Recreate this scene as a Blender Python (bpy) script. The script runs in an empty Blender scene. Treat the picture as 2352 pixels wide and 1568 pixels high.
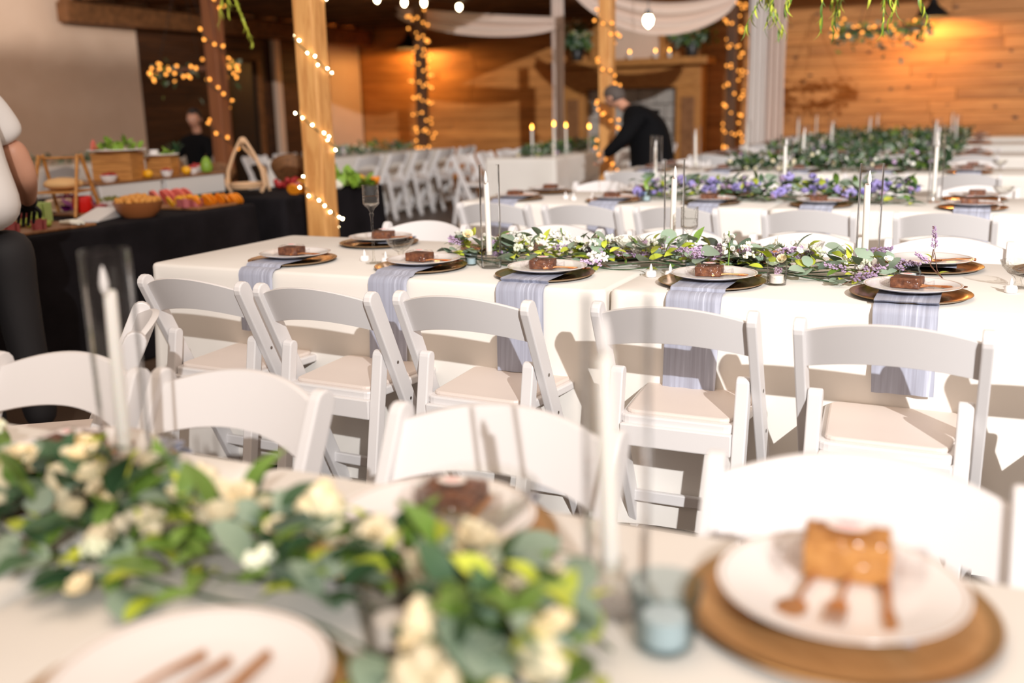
import bpy, bmesh, math, random
from mathutils import Vector, Matrix, Euler, noise
random.seed(7)
PI = math.pi
D = bpy.data
S = bpy.context.scene
COL = S.collection

# ------------------------------------------------------------------ camera, world, lights, exposure
TH, PITCH, ROLL, H = 0.442, math.radians(13.25), math.radians(-1.281), 1.298
cs, sn = math.cos(TH), math.sin(TH)
Fv = Vector((-sn*math.cos(PITCH), cs*math.cos(PITCH), -math.sin(PITCH)))
R0 = Vector((cs, sn, 0)); U0 = Vector((-sn*math.sin(PITCH), cs*math.sin(PITCH), math.cos(PITCH)))
Rv = R0*math.cos(ROLL) + U0*math.sin(ROLL); Uv = -R0*math.sin(ROLL) + U0*math.cos(ROLL)
cam = D.cameras.new('camera'); camo = D.objects.new('camera', cam); COL.objects.link(camo)
M3 = Matrix((Rv, Uv, -Fv)).transposed()
camo.matrix_world = Matrix.Translation((0, 0, H)) @ M3.to_4x4()
cam.sensor_width = 36; cam.lens = 2287/2352*36
cam.dof.use_dof = True; cam.dof.focus_distance = 2.95; cam.dof.aperture_fstop = 1.6
cam.clip_start = 0.05
S.camera = camo

W = D.worlds.new('world'); S.world = W; W.use_nodes = True
W.node_tree.nodes['Background'].inputs[0].default_value = (1.0, 0.80, 0.67, 1)
W.node_tree.nodes['Background'].inputs[1].default_value = 0.62

def light(name, kind, loc, energy, color, **kw):
    l = D.lights.new(name, kind); l.energy = energy; l.color = color
    o = D.objects.new(name, l); COL.objects.link(o); o.location = loc
    tgt = kw.pop('target', None)
    for k, v in kw.items(): setattr(l, k, v)
    if tgt: o.rotation_euler = (Vector(tgt)-Vector(loc)).to_track_quat('-Z', 'Y').to_euler()
    return o
light('flash_light', 'SPOT', (7.4, -9.0, 7.0), 16400, (1.0, .99, .99), target=(-.4, 10, 1.2), spot_size=math.radians(50), spot_blend=1.0, shadow_soft_size=.09)
light('left_wall_fill_light', 'SPOT', (-1.5, -2.0, 3.0), 6500, (1.0, .93, .86), target=(-11.2, 9.9, 3.55), spot_size=math.radians(17), spot_blend=.55, shadow_soft_size=.12)  # added fill spot, aimed high to brighten only the upper left wall
light('overhead_fill', 'AREA', (-.7, .9, 3.9), 40, (1.0, .80, .62), target=(-.7, .9, .7), size=2.0)  # added soft fill over the closest table, not a lamp of the hall
S.view_settings.view_transform = 'Standard'; S.view_settings.look = 'None'
S.view_settings.gamma = 1; S.view_settings.use_curve_mapping = False
S.view_settings.exposure = 0.0
S.cycles.use_denoising = True
S.cycles.max_bounces = 8; S.cycles.transparent_max_bounces = 24; S.cycles.transmission_bounces = 6
S.cycles.caustics_reflective = False; S.cycles.caustics_refractive = False
S.cycles.sample_clamp_indirect = 4

# ------------------------------------------------------------------ materials
MATS = {}
def mat(name, col, rough=.6, metal=0, **kw):
    m = D.materials.new(name); m.use_nodes = True; MATS[name] = m
    nt = m.node_tree; b = nt.nodes['Principled BSDF']
    b.inputs['Base Color'].default_value = (*col, 1); b.inputs['Roughness'].default_value = rough; b.inputs['Metallic'].default_value = metal
    for k, v in kw.items():
        if k in b.inputs: b.inputs[k].default_value = v
    return m
def nd(m, t, **kw):
    n = m.node_tree.nodes.new(t)
    for k, v in kw.items(): setattr(n, k, v)
    return n
def coords(m, scale=(1,1,1), kind='Object', rnd=False):
    tc = nd(m, 'ShaderNodeTexCoord'); mp = nd(m, 'ShaderNodeMapping'); mp.inputs['Scale'].default_value = scale
    m.node_tree.links.new(tc.outputs[kind], mp.inputs['Vector'])
    if rnd:
        oi = nd(m, 'ShaderNodeObjectInfo'); ml = nd(m, 'ShaderNodeMath', operation='MULTIPLY'); ml.inputs[1].default_value = 37.0
        m.node_tree.links.new(oi.outputs['Random'], ml.inputs[0]); m.node_tree.links.new(ml.outputs[0], mp.inputs['Location'])
    return mp.outputs[0]
def ramp_mat(name, stops, scale=(1,1,1), nscale=5, detail=4, dist=0, rough=.6, metal=0, bump=0, bdist=.01, kind='Object', rnd=False, var=0, tex='noise', **kw):
    m = mat(name, stops[0][1], rough, metal, **kw); nt = m.node_tree; b = nt.nodes['Principled BSDF']
    v = coords(m, scale, kind, rnd)
    if tex == 'noise':
        n = nd(m, 'ShaderNodeTexNoise'); n.inputs['Scale'].default_value = nscale; n.inputs['Detail'].default_value = detail; n.inputs['Distortion'].default_value = dist; out = n.outputs[0]
    elif tex == 'wave':
        n = nd(m, 'ShaderNodeTexWave'); n.inputs['Scale'].default_value = nscale; n.inputs['Distortion'].default_value = dist; n.inputs['Detail'].default_value = detail; out = n.outputs[1]
    else:
        n = nd(m, 'ShaderNodeTexVoronoi'); n.inputs['Scale'].default_value = nscale; out = n.outputs[0]
    nt.links.new(v, n.inputs['Vector'])
    r = nd(m, 'ShaderNodeValToRGB'); els = r.color_ramp.elements
    while len(els) < len(stops): els.new(.5)
    for e, (p, c) in zip(els, stops): e.position = p; e.color = (*c, 1)
    nt.links.new(out, r.inputs[0]); src = r.outputs[0]
    if var:
        oi = nd(m, 'ShaderNodeObjectInfo'); mr = nd(m, 'ShaderNodeMapRange'); mr.inputs[3].default_value = 1-var; mr.inputs[4].default_value = 1+var
        hs = nd(m, 'ShaderNodeHueSaturation'); nt.links.new(oi.outputs['Random'], mr.inputs[0]); nt.links.new(mr.outputs[0], hs.inputs['Value']); nt.links.new(src, hs.inputs['Color']); src = hs.outputs[0]
    nt.links.new(src, b.inputs['Base Color'])
    if bump:
        bp = nd(m, 'ShaderNodeBump'); bp.inputs['Strength'].default_value = bump; bp.inputs['Distance'].default_value = bdist
        nt.links.new(out, bp.inputs['Height']); nt.links.new(bp.outputs[0], b.inputs['Normal'])
    return m
def thin_glass(name, tint=(1,1,1), gloss=.05, edge=1.0, bump=0):
    m = D.materials.new(name); m.use_nodes = True; MATS[name] = m; nt = m.node_tree; nt.nodes.clear()
    o = nt.nodes.new('ShaderNodeOutputMaterial'); mx = nt.nodes.new('ShaderNodeMixShader'); tr = nt.nodes.new('ShaderNodeBsdfTransparent'); gl = nt.nodes.new('ShaderNodeBsdfGlossy')
    tr.inputs[0].default_value = (*tint, 1); gl.inputs['Roughness'].default_value = gloss
    lw = nt.nodes.new('ShaderNodeLayerWeight'); lw.inputs[0].default_value = .12
    ml = nt.nodes.new('ShaderNodeMath'); ml.operation = 'MULTIPLY_ADD'; ml.inputs[1].default_value = .6*edge; ml.inputs[2].default_value = .015; ml.use_clamp = True
    nt.links.new(lw.outputs['Fresnel'], ml.inputs[0]); nt.links.new(ml.outputs[0], mx.inputs[0])
    nt.links.new(tr.outputs[0], mx.inputs[1]); nt.links.new(gl.outputs[0], mx.inputs[2]); nt.links.new(mx.outputs[0], o.inputs[0])
    if bump:
        n = nt.nodes.new('ShaderNodeTexNoise'); n.inputs['Scale'].default_value = bump; bp = nt.nodes.new('ShaderNodeBump'); bp.inputs['Strength'].default_value = .8; bp.inputs['Distance'].default_value = .01
        tc = nt.nodes.new('ShaderNodeTexCoord'); nt.links.new(tc.outputs['Object'], n.inputs['Vector'])
        nt.links.new(n.outputs[0], bp.inputs['Height']); nt.links.new(bp.outputs[0], gl.inputs['Normal']); nt.links.new(bp.outputs[0], lw.inputs['Normal'])
    return m
def emit(name, col, strength):
    m = D.materials.new(name); m.use_nodes = True; MATS[name] = m; nt = m.node_tree; nt.nodes.clear()
    o = nt.nodes.new('ShaderNodeOutputMaterial'); e = nt.nodes.new('ShaderNodeEmission'); e.inputs[0].default_value = (*col, 1); e.inputs[1].default_value = strength
    nt.links.new(e.outputs[0], o.inputs[0]); return m

M = MATS
mat('resin', (.75, .725, .715), .38)
mat('seat_vinyl', (.74, .65, .59), .5)
mat('screw_metal', (.3, .27, .25), .35, 1)
ramp_mat('cream_cloth', [(.35, (.79, .75, .69)), (.65, (.83, .79, .735))], nscale=2.2, detail=3, rough=.85, bump=.25, bdist=.02)
ramp_mat('black_cloth', [(.3, (.006, .005, .006)), (.7, (.012, .010, .012))], nscale=6, rough=.85, bump=.3, bdist=.02, **{'Specular IOR Level': .12})
ramp_mat('napkin_cloth', [(.35, (.31, .32, .39)), (.58, (.38, .40, .49)), (.74, (.58, .61, .72))], scale=(90, 3, 3), nscale=1.0, detail=3, rough=.42, bump=.25, bdist=.003)
ramp_mat('post_wood', [(.28, (.36, .145, .035)), (.42, (.62, .29, .085)), (.5, (.72, .37, .12)), (.58, (.54, .23, .06)), (.7, (.74, .38, .13))], scale=(9, 9, .8), nscale=1.3, detail=5, dist=1.6, rough=.55, bump=.2, bdist=.004, rnd=True)
ramp_mat('plank_wood', [(.25, (.38, .145, .032)), (.5, (.56, .235, .062)), (.75, (.66, .30, .085))], scale=(.7, .7, 7), nscale=2.0, detail=6, dist=.8, rough=.6, bump=.2, bdist=.01, kind='Object', rnd=True, var=.16)
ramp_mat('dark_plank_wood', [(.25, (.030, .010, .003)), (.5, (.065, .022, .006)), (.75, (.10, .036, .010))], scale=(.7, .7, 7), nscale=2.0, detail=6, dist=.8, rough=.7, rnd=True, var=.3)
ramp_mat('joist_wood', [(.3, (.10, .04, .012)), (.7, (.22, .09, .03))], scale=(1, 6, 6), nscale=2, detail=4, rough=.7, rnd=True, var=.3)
ramp_mat('shaded_red_post_wood', [(.3, (.12, .035, .012)), (.5, (.26, .09, .03)), (.7, (.20, .06, .02))], scale=(9, 9, .8), nscale=1.3, detail=5, dist=1.6, rough=.6, rnd=True)  # shadow on the post behind the buffet is put into this darker red
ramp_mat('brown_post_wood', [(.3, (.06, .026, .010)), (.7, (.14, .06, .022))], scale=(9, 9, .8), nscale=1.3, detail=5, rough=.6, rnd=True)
mat('knot', (.13, .05, .018), .6)
ramp_mat('plaster', [(.3, (.76, .56, .42)), (.7, (.80, .60, .46))], nscale=3, rough=.9, bump=.05)
ramp_mat('floor_concrete', [(.3, (.060, .036, .022)), (.6, (.10, .062, .04)), (.8, (.15, .10, .065))], nscale=1.7, detail=8, rough=.45, bump=.15)
ramp_mat('stone', [(.3, (.34, .31, .28)), (.6, (.50, .46, .41)), (.8, (.26, .27, .30))], nscale=2.2, detail=6, dist=1, rough=.7, bump=.4, var=.15)
mat('sheer', (.74, .60, .52), .9, **{'Sheen Weight': .3})
mat('sheer_white', (.78, .72, .68), .9)
mat('metal_black', (.012, .012, .012), .4)
mat('shade_inside', (.55, .45, .3), .5)
mat('wire_green', (.03, .06, .035), .5)
emit('bulb_amber', (1.0, .36, .06), 3.2)
emit('bulb_warm', (1.0, .70, .30), 22.0)
emit('bulb_white', (1.0, .80, .48), 30.0)
emit('flame', (1.0, .42, .06), 14.0)
mat('wax', (.85, .80, .74), .45, **{'Subsurface Weight': .15})
mat('led_white', (.88, .84, .82), .4)
thin_glass('glass', edge=1.2)
thin_glass('glass_cut', tint=(.975, .97, .95), gloss=.08, edge=1.1, bump=120)
thin_glass('cello', tint=(.98, .97, .97), gloss=.12, edge=.55, bump=55)
thin_glass('glass_blue', tint=(.80, .865, .885), gloss=.08, edge=1.0)
thin_glass('glass_grey', tint=(.95, .94, .92), gloss=.15, edge=1.1, bump=70)
mat('water', (.8, .8, .78), .05, **{'Transmission Weight': .9, 'IOR': 1.2})
ramp_mat('charger_metal', [(.3, (.62, .36, .17)), (.7, (.74, .46, .24))], nscale=14, detail=5, rough=.2, metal=1)
ramp_mat('charger_satin', [(.3, (.62, .33, .13)), (.7, (.74, .43, .19))], scale=(1, 14, 1), nscale=10, detail=5, rough=.38, metal=.55)
mat('charger_rim', (.62, .38, .17), .3, 1)
mat('china', (.84, .80, .775), .16)
mat('china_line', (.62, .48, .38), .3)
ramp_mat('brownie', [(.35, (.085, .025, .010)), (.6, (.19, .065, .025)), (.8, (.34, .14, .05))], nscale=60, detail=5, rough=.55, bump=.8, bdist=.004, rnd=True)
ramp_mat('blondie', [(.3, (.45, .19, .045)), (.6, (.62, .29, .075)), (.8, (.72, .40, .14))], nscale=60, detail=5, rough=.5, bump=.8, bdist=.004)
mat('sticker', (.84, .76, .72), .5)
mat('sticker_pink', (.80, .30, .30), .5)
mat('rose_gold', (.60, .27, .12), .22, 1)
ramp_mat('wood_cutlery', [(.3, (.50, .22, .08)), (.7, (.62, .30, .12))], nscale=20, rough=.3, metal=.6)
def leafmat(name, a, b, rough=.5):
    return ramp_mat(name, [(.3, a), (.7, b)], nscale=6, rough=rough, var=.28, rnd=True)
leafmat('leaf_euca', (.19, .27, .19), (.31, .39, .29), .55)
leafmat('leaf_green', (.085, .17, .022), (.18, .29, .045), .45)
leafmat('leaf_lime', (.38, .46, .03), (.56, .60, .07), .5)
leafmat('leaf_dark', (.025, .07, .03), (.06, .13, .05), .5)
leafmat('petal_cream', (.84, .72, .47), (.90, .80, .58), .6)
leafmat('petal_white', (.86, .84, .76), (.90, .88, .82), .6)
leafmat('berry_white', (.78, .82, .60), (.88, .88, .74), .5)
leafmat('petal_lilac', (.42, .28, .46), (.56, .42, .58), .7)
leafmat('petal_blue', (.26, .22, .52), (.40, .34, .66), .7)
mat('twig', (.14, .06, .035), .7)
mat('stamen', (.75, .55, .05), .6)

# ------------------------------------------------------------------ mesh helpers
def finish(name, bm, m, parent=None, smooth=True, loc=None, rot=None):
    me = D.meshes.new(name); bmesh.ops.recalc_face_normals(bm, faces=bm.faces[:]) if smooth != 'keep' else None
    bm.to_mesh(me); bm.free()
    if smooth:
        for p in me.polygons: p.use_smooth = True
        me.set_sharp_from_angle(angle=math.radians(42))
    for x in (m if isinstance(m, (list, tuple)) else [m]): me.materials.append(M[x])
    return link(name, me, parent, loc, rot)
def link(name, me, parent=None, loc=None, rot=None, scale=None):
    o = D.objects.new(name, me); COL.objects.link(o)
    if parent: o.parent = parent
    if loc is not None: o.location = loc
    if rot is not None: o.rotation_euler = rot
    if scale is not None: o.scale = (scale,)*3 if isinstance(scale, (int, float)) else scale
    return o
def tag(o, label=None, cat=None, group=None, kind=None):
    if label: o['label'] = label
    if cat: o['category'] = cat
    if group: o['group'] = group
    if kind: o['kind'] = kind
    return o
def thing(name, loc, rz=0, **kw):
    o = D.objects.new(name, None); COL.objects.link(o); o.location = loc; o.rotation_euler = (0, 0, rz); o.empty_display_size = .05
    return tag(o, **kw)
def copy_tree(o, loc, rz=0, label=None, group=None, parent=None, scale=None):
    c = o.copy(); COL.objects.link(c)
    if parent is None:
        c.location = loc; c.rotation_euler = (0, 0, rz)
        if scale: c.scale = scale
        if label: c['label'] = label
        if group: c['group'] = group
    else: c.parent = parent
    for ch in KIDS.get(o.name, []): copy_tree(ch, None, parent=c)
    return c
KIDS = {}
def index_kids(root):
    KIDS[root.name] = [c for c in root.children]
    for c in KIDS[root.name]: index_kids(c)
def B(): return bmesh.new()
def box(bm, c, s, rz=0, bev=0, rot=None):
    r = bmesh.ops.create_cube(bm, size=1)['verts']
    mt = Matrix.Translation(c) @ (rot.to_matrix().to_4x4() if rot else Matrix.Rotation(rz, 4, 'Z')) @ Matrix.Diagonal((*s, 1))
    bmesh.ops.transform(bm, matrix=mt, verts=r)
    if bev:
        vs = set(r); es = [e for e in bm.edges if e.verts[0] in vs and e.verts[1] in vs]
        bmesh.ops.bevel(bm, geom=es, offset=bev, segments=2, profile=.5, affect='EDGES')
def lathe(bm, prof, n=32, c=(0,0,0), cap=False, mi=0, mi_fn=None):
    rings = []
    for (r, z) in prof:
        if r < 1e-6: rings.append([bm.verts.new((c[0], c[1], c[2]+z))])
        else: rings.append([bm.verts.new((c[0]+r*math.cos(2*PI*i/n), c[1]+r*math.sin(2*PI*i/n), c[2]+z)) for i in range(n)])
    for k, (a, b) in enumerate(zip(rings, rings[1:])):
        for i in range(n):
            j = (i+1) % n
            if len(a) == 1 and len(b) == 1: continue
            if len(a) == 1: f = bm.faces.new((a[0], b[j], b[i]))
            elif len(b) == 1: f = bm.faces.new((a[i], a[j], b[0]))
            else: f = bm.faces.new((a[i], a[j], b[j], b[i]))
            f.material_index = mi_fn(k) if mi_fn else mi
def tube(bm, pts, rad, n=6, mi=0):
    pts = [Vector(p) for p in pts]; rings = []
    for i, p in enumerate(pts):
        t = (pts[min(i+1, len(pts)-1)] - pts[max(i-1, 0)]).normalized()
        a = t.orthogonal().normalized() if i == 0 else (prev - t*prev.dot(t)).normalized()
        prev = a; b = t.cross(a); r = rad[i] if isinstance(rad, (list, tuple)) else rad
        rings.append([bm.verts.new(p + (a*math.cos(2*PI*k/n) + b*math.sin(2*PI*k/n))*r) for k in range(n)])
    for a, b in zip(rings, rings[1:]):
        for k in range(n): bm.faces.new((a[k], a[(k+1) % n], b[(k+1) % n], b[k])).material_index = mi
    for rg in (rings[0][::-1], rings[-1]): bm.faces.new(rg).material_index = mi
def ell(bm, c, r, sub=2, rot=None, mi=0):
    v = bmesh.ops.create_icosphere(bm, subdivisions=sub, radius=1)['verts']
    r = (r, r, r) if isinstance(r, (int, float)) else r
    mt = Matrix.Translation(c) @ (rot.to_matrix().to_4x4() if rot else Matrix()) @ Matrix.Diagonal((*r, 1))
    bmesh.ops.transform(bm, matrix=mt, verts=v)
    if mi:
        for f in {f for x in v for f in x.link_faces}: f.material_index = mi
def prism(bm, outline, axis, h0, h1, bev=0):
    """outline in the plane across the axis, extruded from h0 to h1 along it"""
    def P(a, b, h): return {'x': (h, a, b), 'y': (a, h, b), 'z': (a, b, h)}[axis]
    v0 = [bm.verts.new(P(a, b, h0)) for a, b in outline]; v1 = [bm.verts.new(P(a, b, h1)) for a, b in outline]
    n = len(outline); fs = [bm.faces.new(v0), bm.faces.new(v1[::-1])]
    for i in range(n): fs.append(bm.faces.new((v0[i], v0[(i+1) % n], v1[(i+1) % n], v1[i])))
    bmesh.ops.recalc_face_normals(bm, faces=fs)
    if bev:
        es = list({e for f in fs[:2] for e in f.edges})
        bmesh.ops.bevel(bm, geom=es, offset=bev, segments=2, profile=.5, affect='EDGES')
def bar_outline(p0, p1, w, round0=True, flat1=True, seg=7):
    """capsule outline around p0->p1 (2D), width w; p1 end is cut level when flat1"""
    a = Vector(p0); b = Vector(p1); t = (b-a).normalized(); nrm = Vector((-t.y, t.x)); out = []
    if round0:
        for k in range(seg+1):
            an = PI*k/seg; out.append(a + nrm*math.cos(an)*w/2 - t*math.sin(an)*w/2)
    else: out += [a+nrm*w/2, a-nrm*w/2]
    if flat1:
        for s in (-1, 1):
            q = b + nrm*s*w/2; k = (b.y-q.y)/t.y if abs(t.y) > 1e-4 else 0
            out.append(q + t*k)
    else:
        for k in range(seg+1):
            an = PI*k/seg; out.append(b - nrm*math.cos(an)*w/2 + t*math.sin(an)*w/2)
    return [tuple(q) for q in out]
ORD = ['first', 'second', 'third', 'fourth', 'fifth', 'sixth', 'seventh', 'eighth', 'ninth', 'tenth', 'eleventh', 'twelfth', 'thirteenth', 'fourteenth', 'fifteenth', 'sixteenth']

# ------------------------------------------------------------------ room shell
YW, XL = 17.0, -11.2
bm = B(); box(bm, (-4, 6, -.05), (24, 30, .1)); tag(finish('floor', bm, 'floor_concrete', smooth=False), kind='structure')
PLANK = []
for k in range(4):
    bm = B(); box(bm, (0, 0, 0), (2.0, .03, .178), bev=.006); me_o = finish('plank', bm, 'plank_wood', smooth=False); PLANK.append(me_o.data); D.objects.remove(me_o)
def plank_wall(root, axis, a0, a1, fixed, z0, z1, matname, seed, hole=None):
    rng = random.Random(seed); z = z0 + .09; meshes = {}
    while z < z1:
        a = a0 - rng.uniform(0, 1.2)
        while a < a1:
            L = rng.choice((2.4, 2.8, 3.2)); s0, s1 = max(a, a0), min(a+L, a1); a += L
            if s1 - s0 < .05: continue
            segs = [(s0, s1)]
            if hole and hole[2] < z < hole[3]: segs = [(p, q) for p, q in ((s0, min(s1, hole[0])), (max(s0, hole[1]), s1)) if q-p > .03]
            for p, q in segs:
                key = round(q-p, 2)
                if key not in meshes:
                    bm = B(); box(bm, (0, 0, 0), (key-.006, .03, .176), bev=.006); t = finish('plank', bm, matname, smooth=False); meshes[key] = t.data; D.objects.remove(t)
                c = (p+q)/2; off = rng.uniform(-.004, .004)
                loc = (c, fixed+off, z) if axis == 'x' else (fixed+off, c, z)
                link('plank', meshes[key], root, loc, (0, 0, 0 if axis == 'x' else PI/2))
        z += .18
# back wall (behind the fireplace and behind the dining rows)
bm = B(); box(bm, (-3.6, YW+.10, 2.0), (16.0, .12, 4.0)); wb = tag(finish('wall_back', bm, 'dark_plank_wood', smooth=False), kind='structure')
plank_wall(wb, 'x', XL, 1.2, YW+.03, 0, 3.4, 'plank_wood', 3)
rng = random.Random(5)
bm = B()
for i in range(40):
    x = rng.uniform(-3.0, .9); z = rng.uniform(.9, 3.2)
    v = bmesh.ops.create_circle(bm, cap_ends=True, segments=8, radius=rng.uniform(.012, .03))['verts']
    bmesh.ops.transform(bm, matrix=Matrix.Translation((x, YW+.003, z)) @ Matrix.Rotation(PI/2, 4, 'X') @ Matrix.Diagonal((1.4, 1, 1, 1)), verts=v)
    for q in v: q.co.y = YW + .006
tag(finish('knot', bm, 'knot', wb, smooth=False), kind='stuff')
# left wall
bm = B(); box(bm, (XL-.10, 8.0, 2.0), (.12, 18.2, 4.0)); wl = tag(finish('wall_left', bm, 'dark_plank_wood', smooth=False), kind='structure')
plank_wall(wl, 'y', 11.3, 15.9, XL-.03, 0, 3.4, 'dark_plank_wood', 9, hole=(13.1, 13.85, 0, 2.12))  # shadow over this stretch of wall is put into the dark plank colour
bm = B(); box(bm, (XL-.01, 5.6, 1.7), (.05, 11.3, 3.4), bev=.004); tag(finish('drywall_panel', bm, 'plaster', wl, smooth=False))
bm = B(); box(bm, (XL-.01, 16.45, 1.3), (.06, 1.05, 2.6), bev=.004); tag(finish('painted_panel', bm, 'plaster', wl, smooth=False))
# doorway in the left wall
d = tag(thing('door_1', (XL+.01, 13.47, 0)), kind='structure')
bm = B(); box(bm, (-.03, 0, 1.05), (.04, .74, 2.1)); finish('doorway_dark', bm, 'metal_black', d, smooth=False)  # black sheet stands in for the darkness of the open doorway
for y in (-.42, .42):
    bm = B(); box(bm, (.01, y, 1.08), (.06, .10, 2.16), bev=.006); finish('frame', bm, 'joist_wood', d, smooth=False)
bm = B(); box(bm, (.01, 0, 2.2), (.06, .94, .12), bev=.006); finish('frame', bm, 'joist_wood', d, smooth=False)
bm = B(); box(bm, (XL+.05, 14.35, 1.3), (.09, .16, 2.6), bev=.01); tag(finish('trim_1', bm, 'plaster', smooth=False), kind='structure')
# loft with joists over the left half of the hall
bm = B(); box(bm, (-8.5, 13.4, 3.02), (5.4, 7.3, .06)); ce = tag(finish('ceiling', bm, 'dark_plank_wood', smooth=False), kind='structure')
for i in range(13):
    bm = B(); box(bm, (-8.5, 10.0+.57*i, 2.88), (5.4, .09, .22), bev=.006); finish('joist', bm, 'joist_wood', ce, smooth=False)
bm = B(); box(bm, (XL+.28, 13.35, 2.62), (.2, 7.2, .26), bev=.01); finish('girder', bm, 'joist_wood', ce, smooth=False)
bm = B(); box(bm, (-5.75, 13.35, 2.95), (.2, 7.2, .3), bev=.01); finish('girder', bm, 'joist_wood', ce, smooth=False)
bm = B(); tube(bm, [(XL+.42, 9.8, 2.80), (XL+.42, 13, 2.80), (XL+.42, 16.9, 2.80)], .035, 8); finish('conduit', bm, 'screw_metal', ce)
bm = B(); box(bm, (-2.2, 13.5, 3.9), (7.0, 7.0, .06)); c2 = tag(finish('roof', bm, 'joist_wood', smooth=False), kind='structure')

# ------------------------------------------------------------------ timber posts and their light strings
def post(x, y, lab, w=.14, m='post_wood', h=3.05):
    bm = B(); box(bm, (0, 0, h/2), (w, w, h), bev=.012)
    bmesh.ops.subdivide_edges(bm, edges=[e for e in bm.edges if abs(e.verts[0].co.z-e.verts[1].co.z) > 1], cuts=16)
    for v in bm.verts: v.co.x += .004*noise.noise((v.co.z*1.5, 0, x)); v.co.y += .004*noise.noise((v.co.z*1.5, 9, x))
    o = finish('timber_post', bm, m, smooth=False, loc=(x, y, 0)); return tag(o, lab, 'post', 'timber posts of the hall')
def bulb_mesh(r, m, cap='wire_green'):
    bm = B(); lathe(bm, [(0, -r*.9), (r*.7, -r*.7), (r, 0), (r*.8, r*.9), (0, r*1.7)], 10)
    lathe(bm, [(r*.55, -r*1.9), (r*.6, -r*.6)], 8, mi=1)
    o = finish('bulb', bm, [m, cap]); me = o.data; D.objects.remove(o); return me
BULB = {'near': bulb_mesh(.0062, 'bulb_white'), 'mid': bulb_mesh(.014, 'bulb_amber'), 'far': bulb_mesh(.016, 'bulb_amber')}
def light_string(x, y, z0, z1, turns, w, n, kind, lab, seed, jitter=.02, phase=0):
    rng = random.Random(seed); t = thing('fairy_light_string', (x, y, 0), label=lab, cat='string lights', group='fairy lights wrapped round the posts')
    def P(u):
        a = phase - u*turns*2*PI; ca, sa = math.cos(a), math.sin(a); k = (w/2+.008)/max(abs(ca), abs(sa))
        return Vector((ca*k, sa*k, z0+(z1-z0)*u))
    bm = B(); tube(bm, [P(i/(turns*12)) for i in range(int(turns*12)+1)], .0028 if kind == 'near' else .004, 5); finish('wire', bm, 'wire_green', t)
    for i in range(n):
        u = (i+rng.uniform(.2, .8))/n; p = P(u); off = Vector((p.x, p.y, 0)).normalized()
        link('bulb', BULB[kind], t, p + off*.008 + Vector((rng.uniform(-jitter, jitter), rng.uniform(-jitter, jitter), rng.uniform(-jitter, jitter))), (rng.uniform(-1, 1), rng.uniform(-1, 1), rng.uniform(0, 6)))
post(-3.62, 5.0, 'pale pine post rising behind the left end of the second dining table')
light_string(-3.62, 5.0, .2, 2.9, 6.4, .14, 76, 'near', 'green wire of white fairy lights wound up the pale pine post', 4, .018, 1.2)
post(-6.6, 7.6, 'reddish timber post behind the buffet in front of the dark doorway', m='shaded_red_post_wood')
light_string(-6.6, 7.6, .2, 2.9, 6.5, .16, 46, 'mid', 'amber fairy lights on the reddish post behind the buffet', 6, .03)
post(-7.4, 12.8, 'dark slim timber post beside the glowing wall lamp', m='brown_post_wood', h=2.75)  # dark wood colour stands in for the shadow on this post
light_string(-7.4, 12.8, .05, 2.7, 12, .17, 135, 'far', 'dense amber fairy lights on the dark slim post near the glowing wall lamp', 8, .05)
post(-3.62, 10.1, 'timber post just left of the bending person in black')
light_string(-3.62, 10.1, .2, 2.9, 6.0, .17, 64, 'mid', 'amber fairy lights on the post beside the bending person', 12, .035)
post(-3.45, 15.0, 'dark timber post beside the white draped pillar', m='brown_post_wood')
light_string(-3.42, 15.0, .2, 2.9, 9, .19, 104, 'far', 'amber fairy lights on the dark post beside the white draped pillar', 14, .05)

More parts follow.
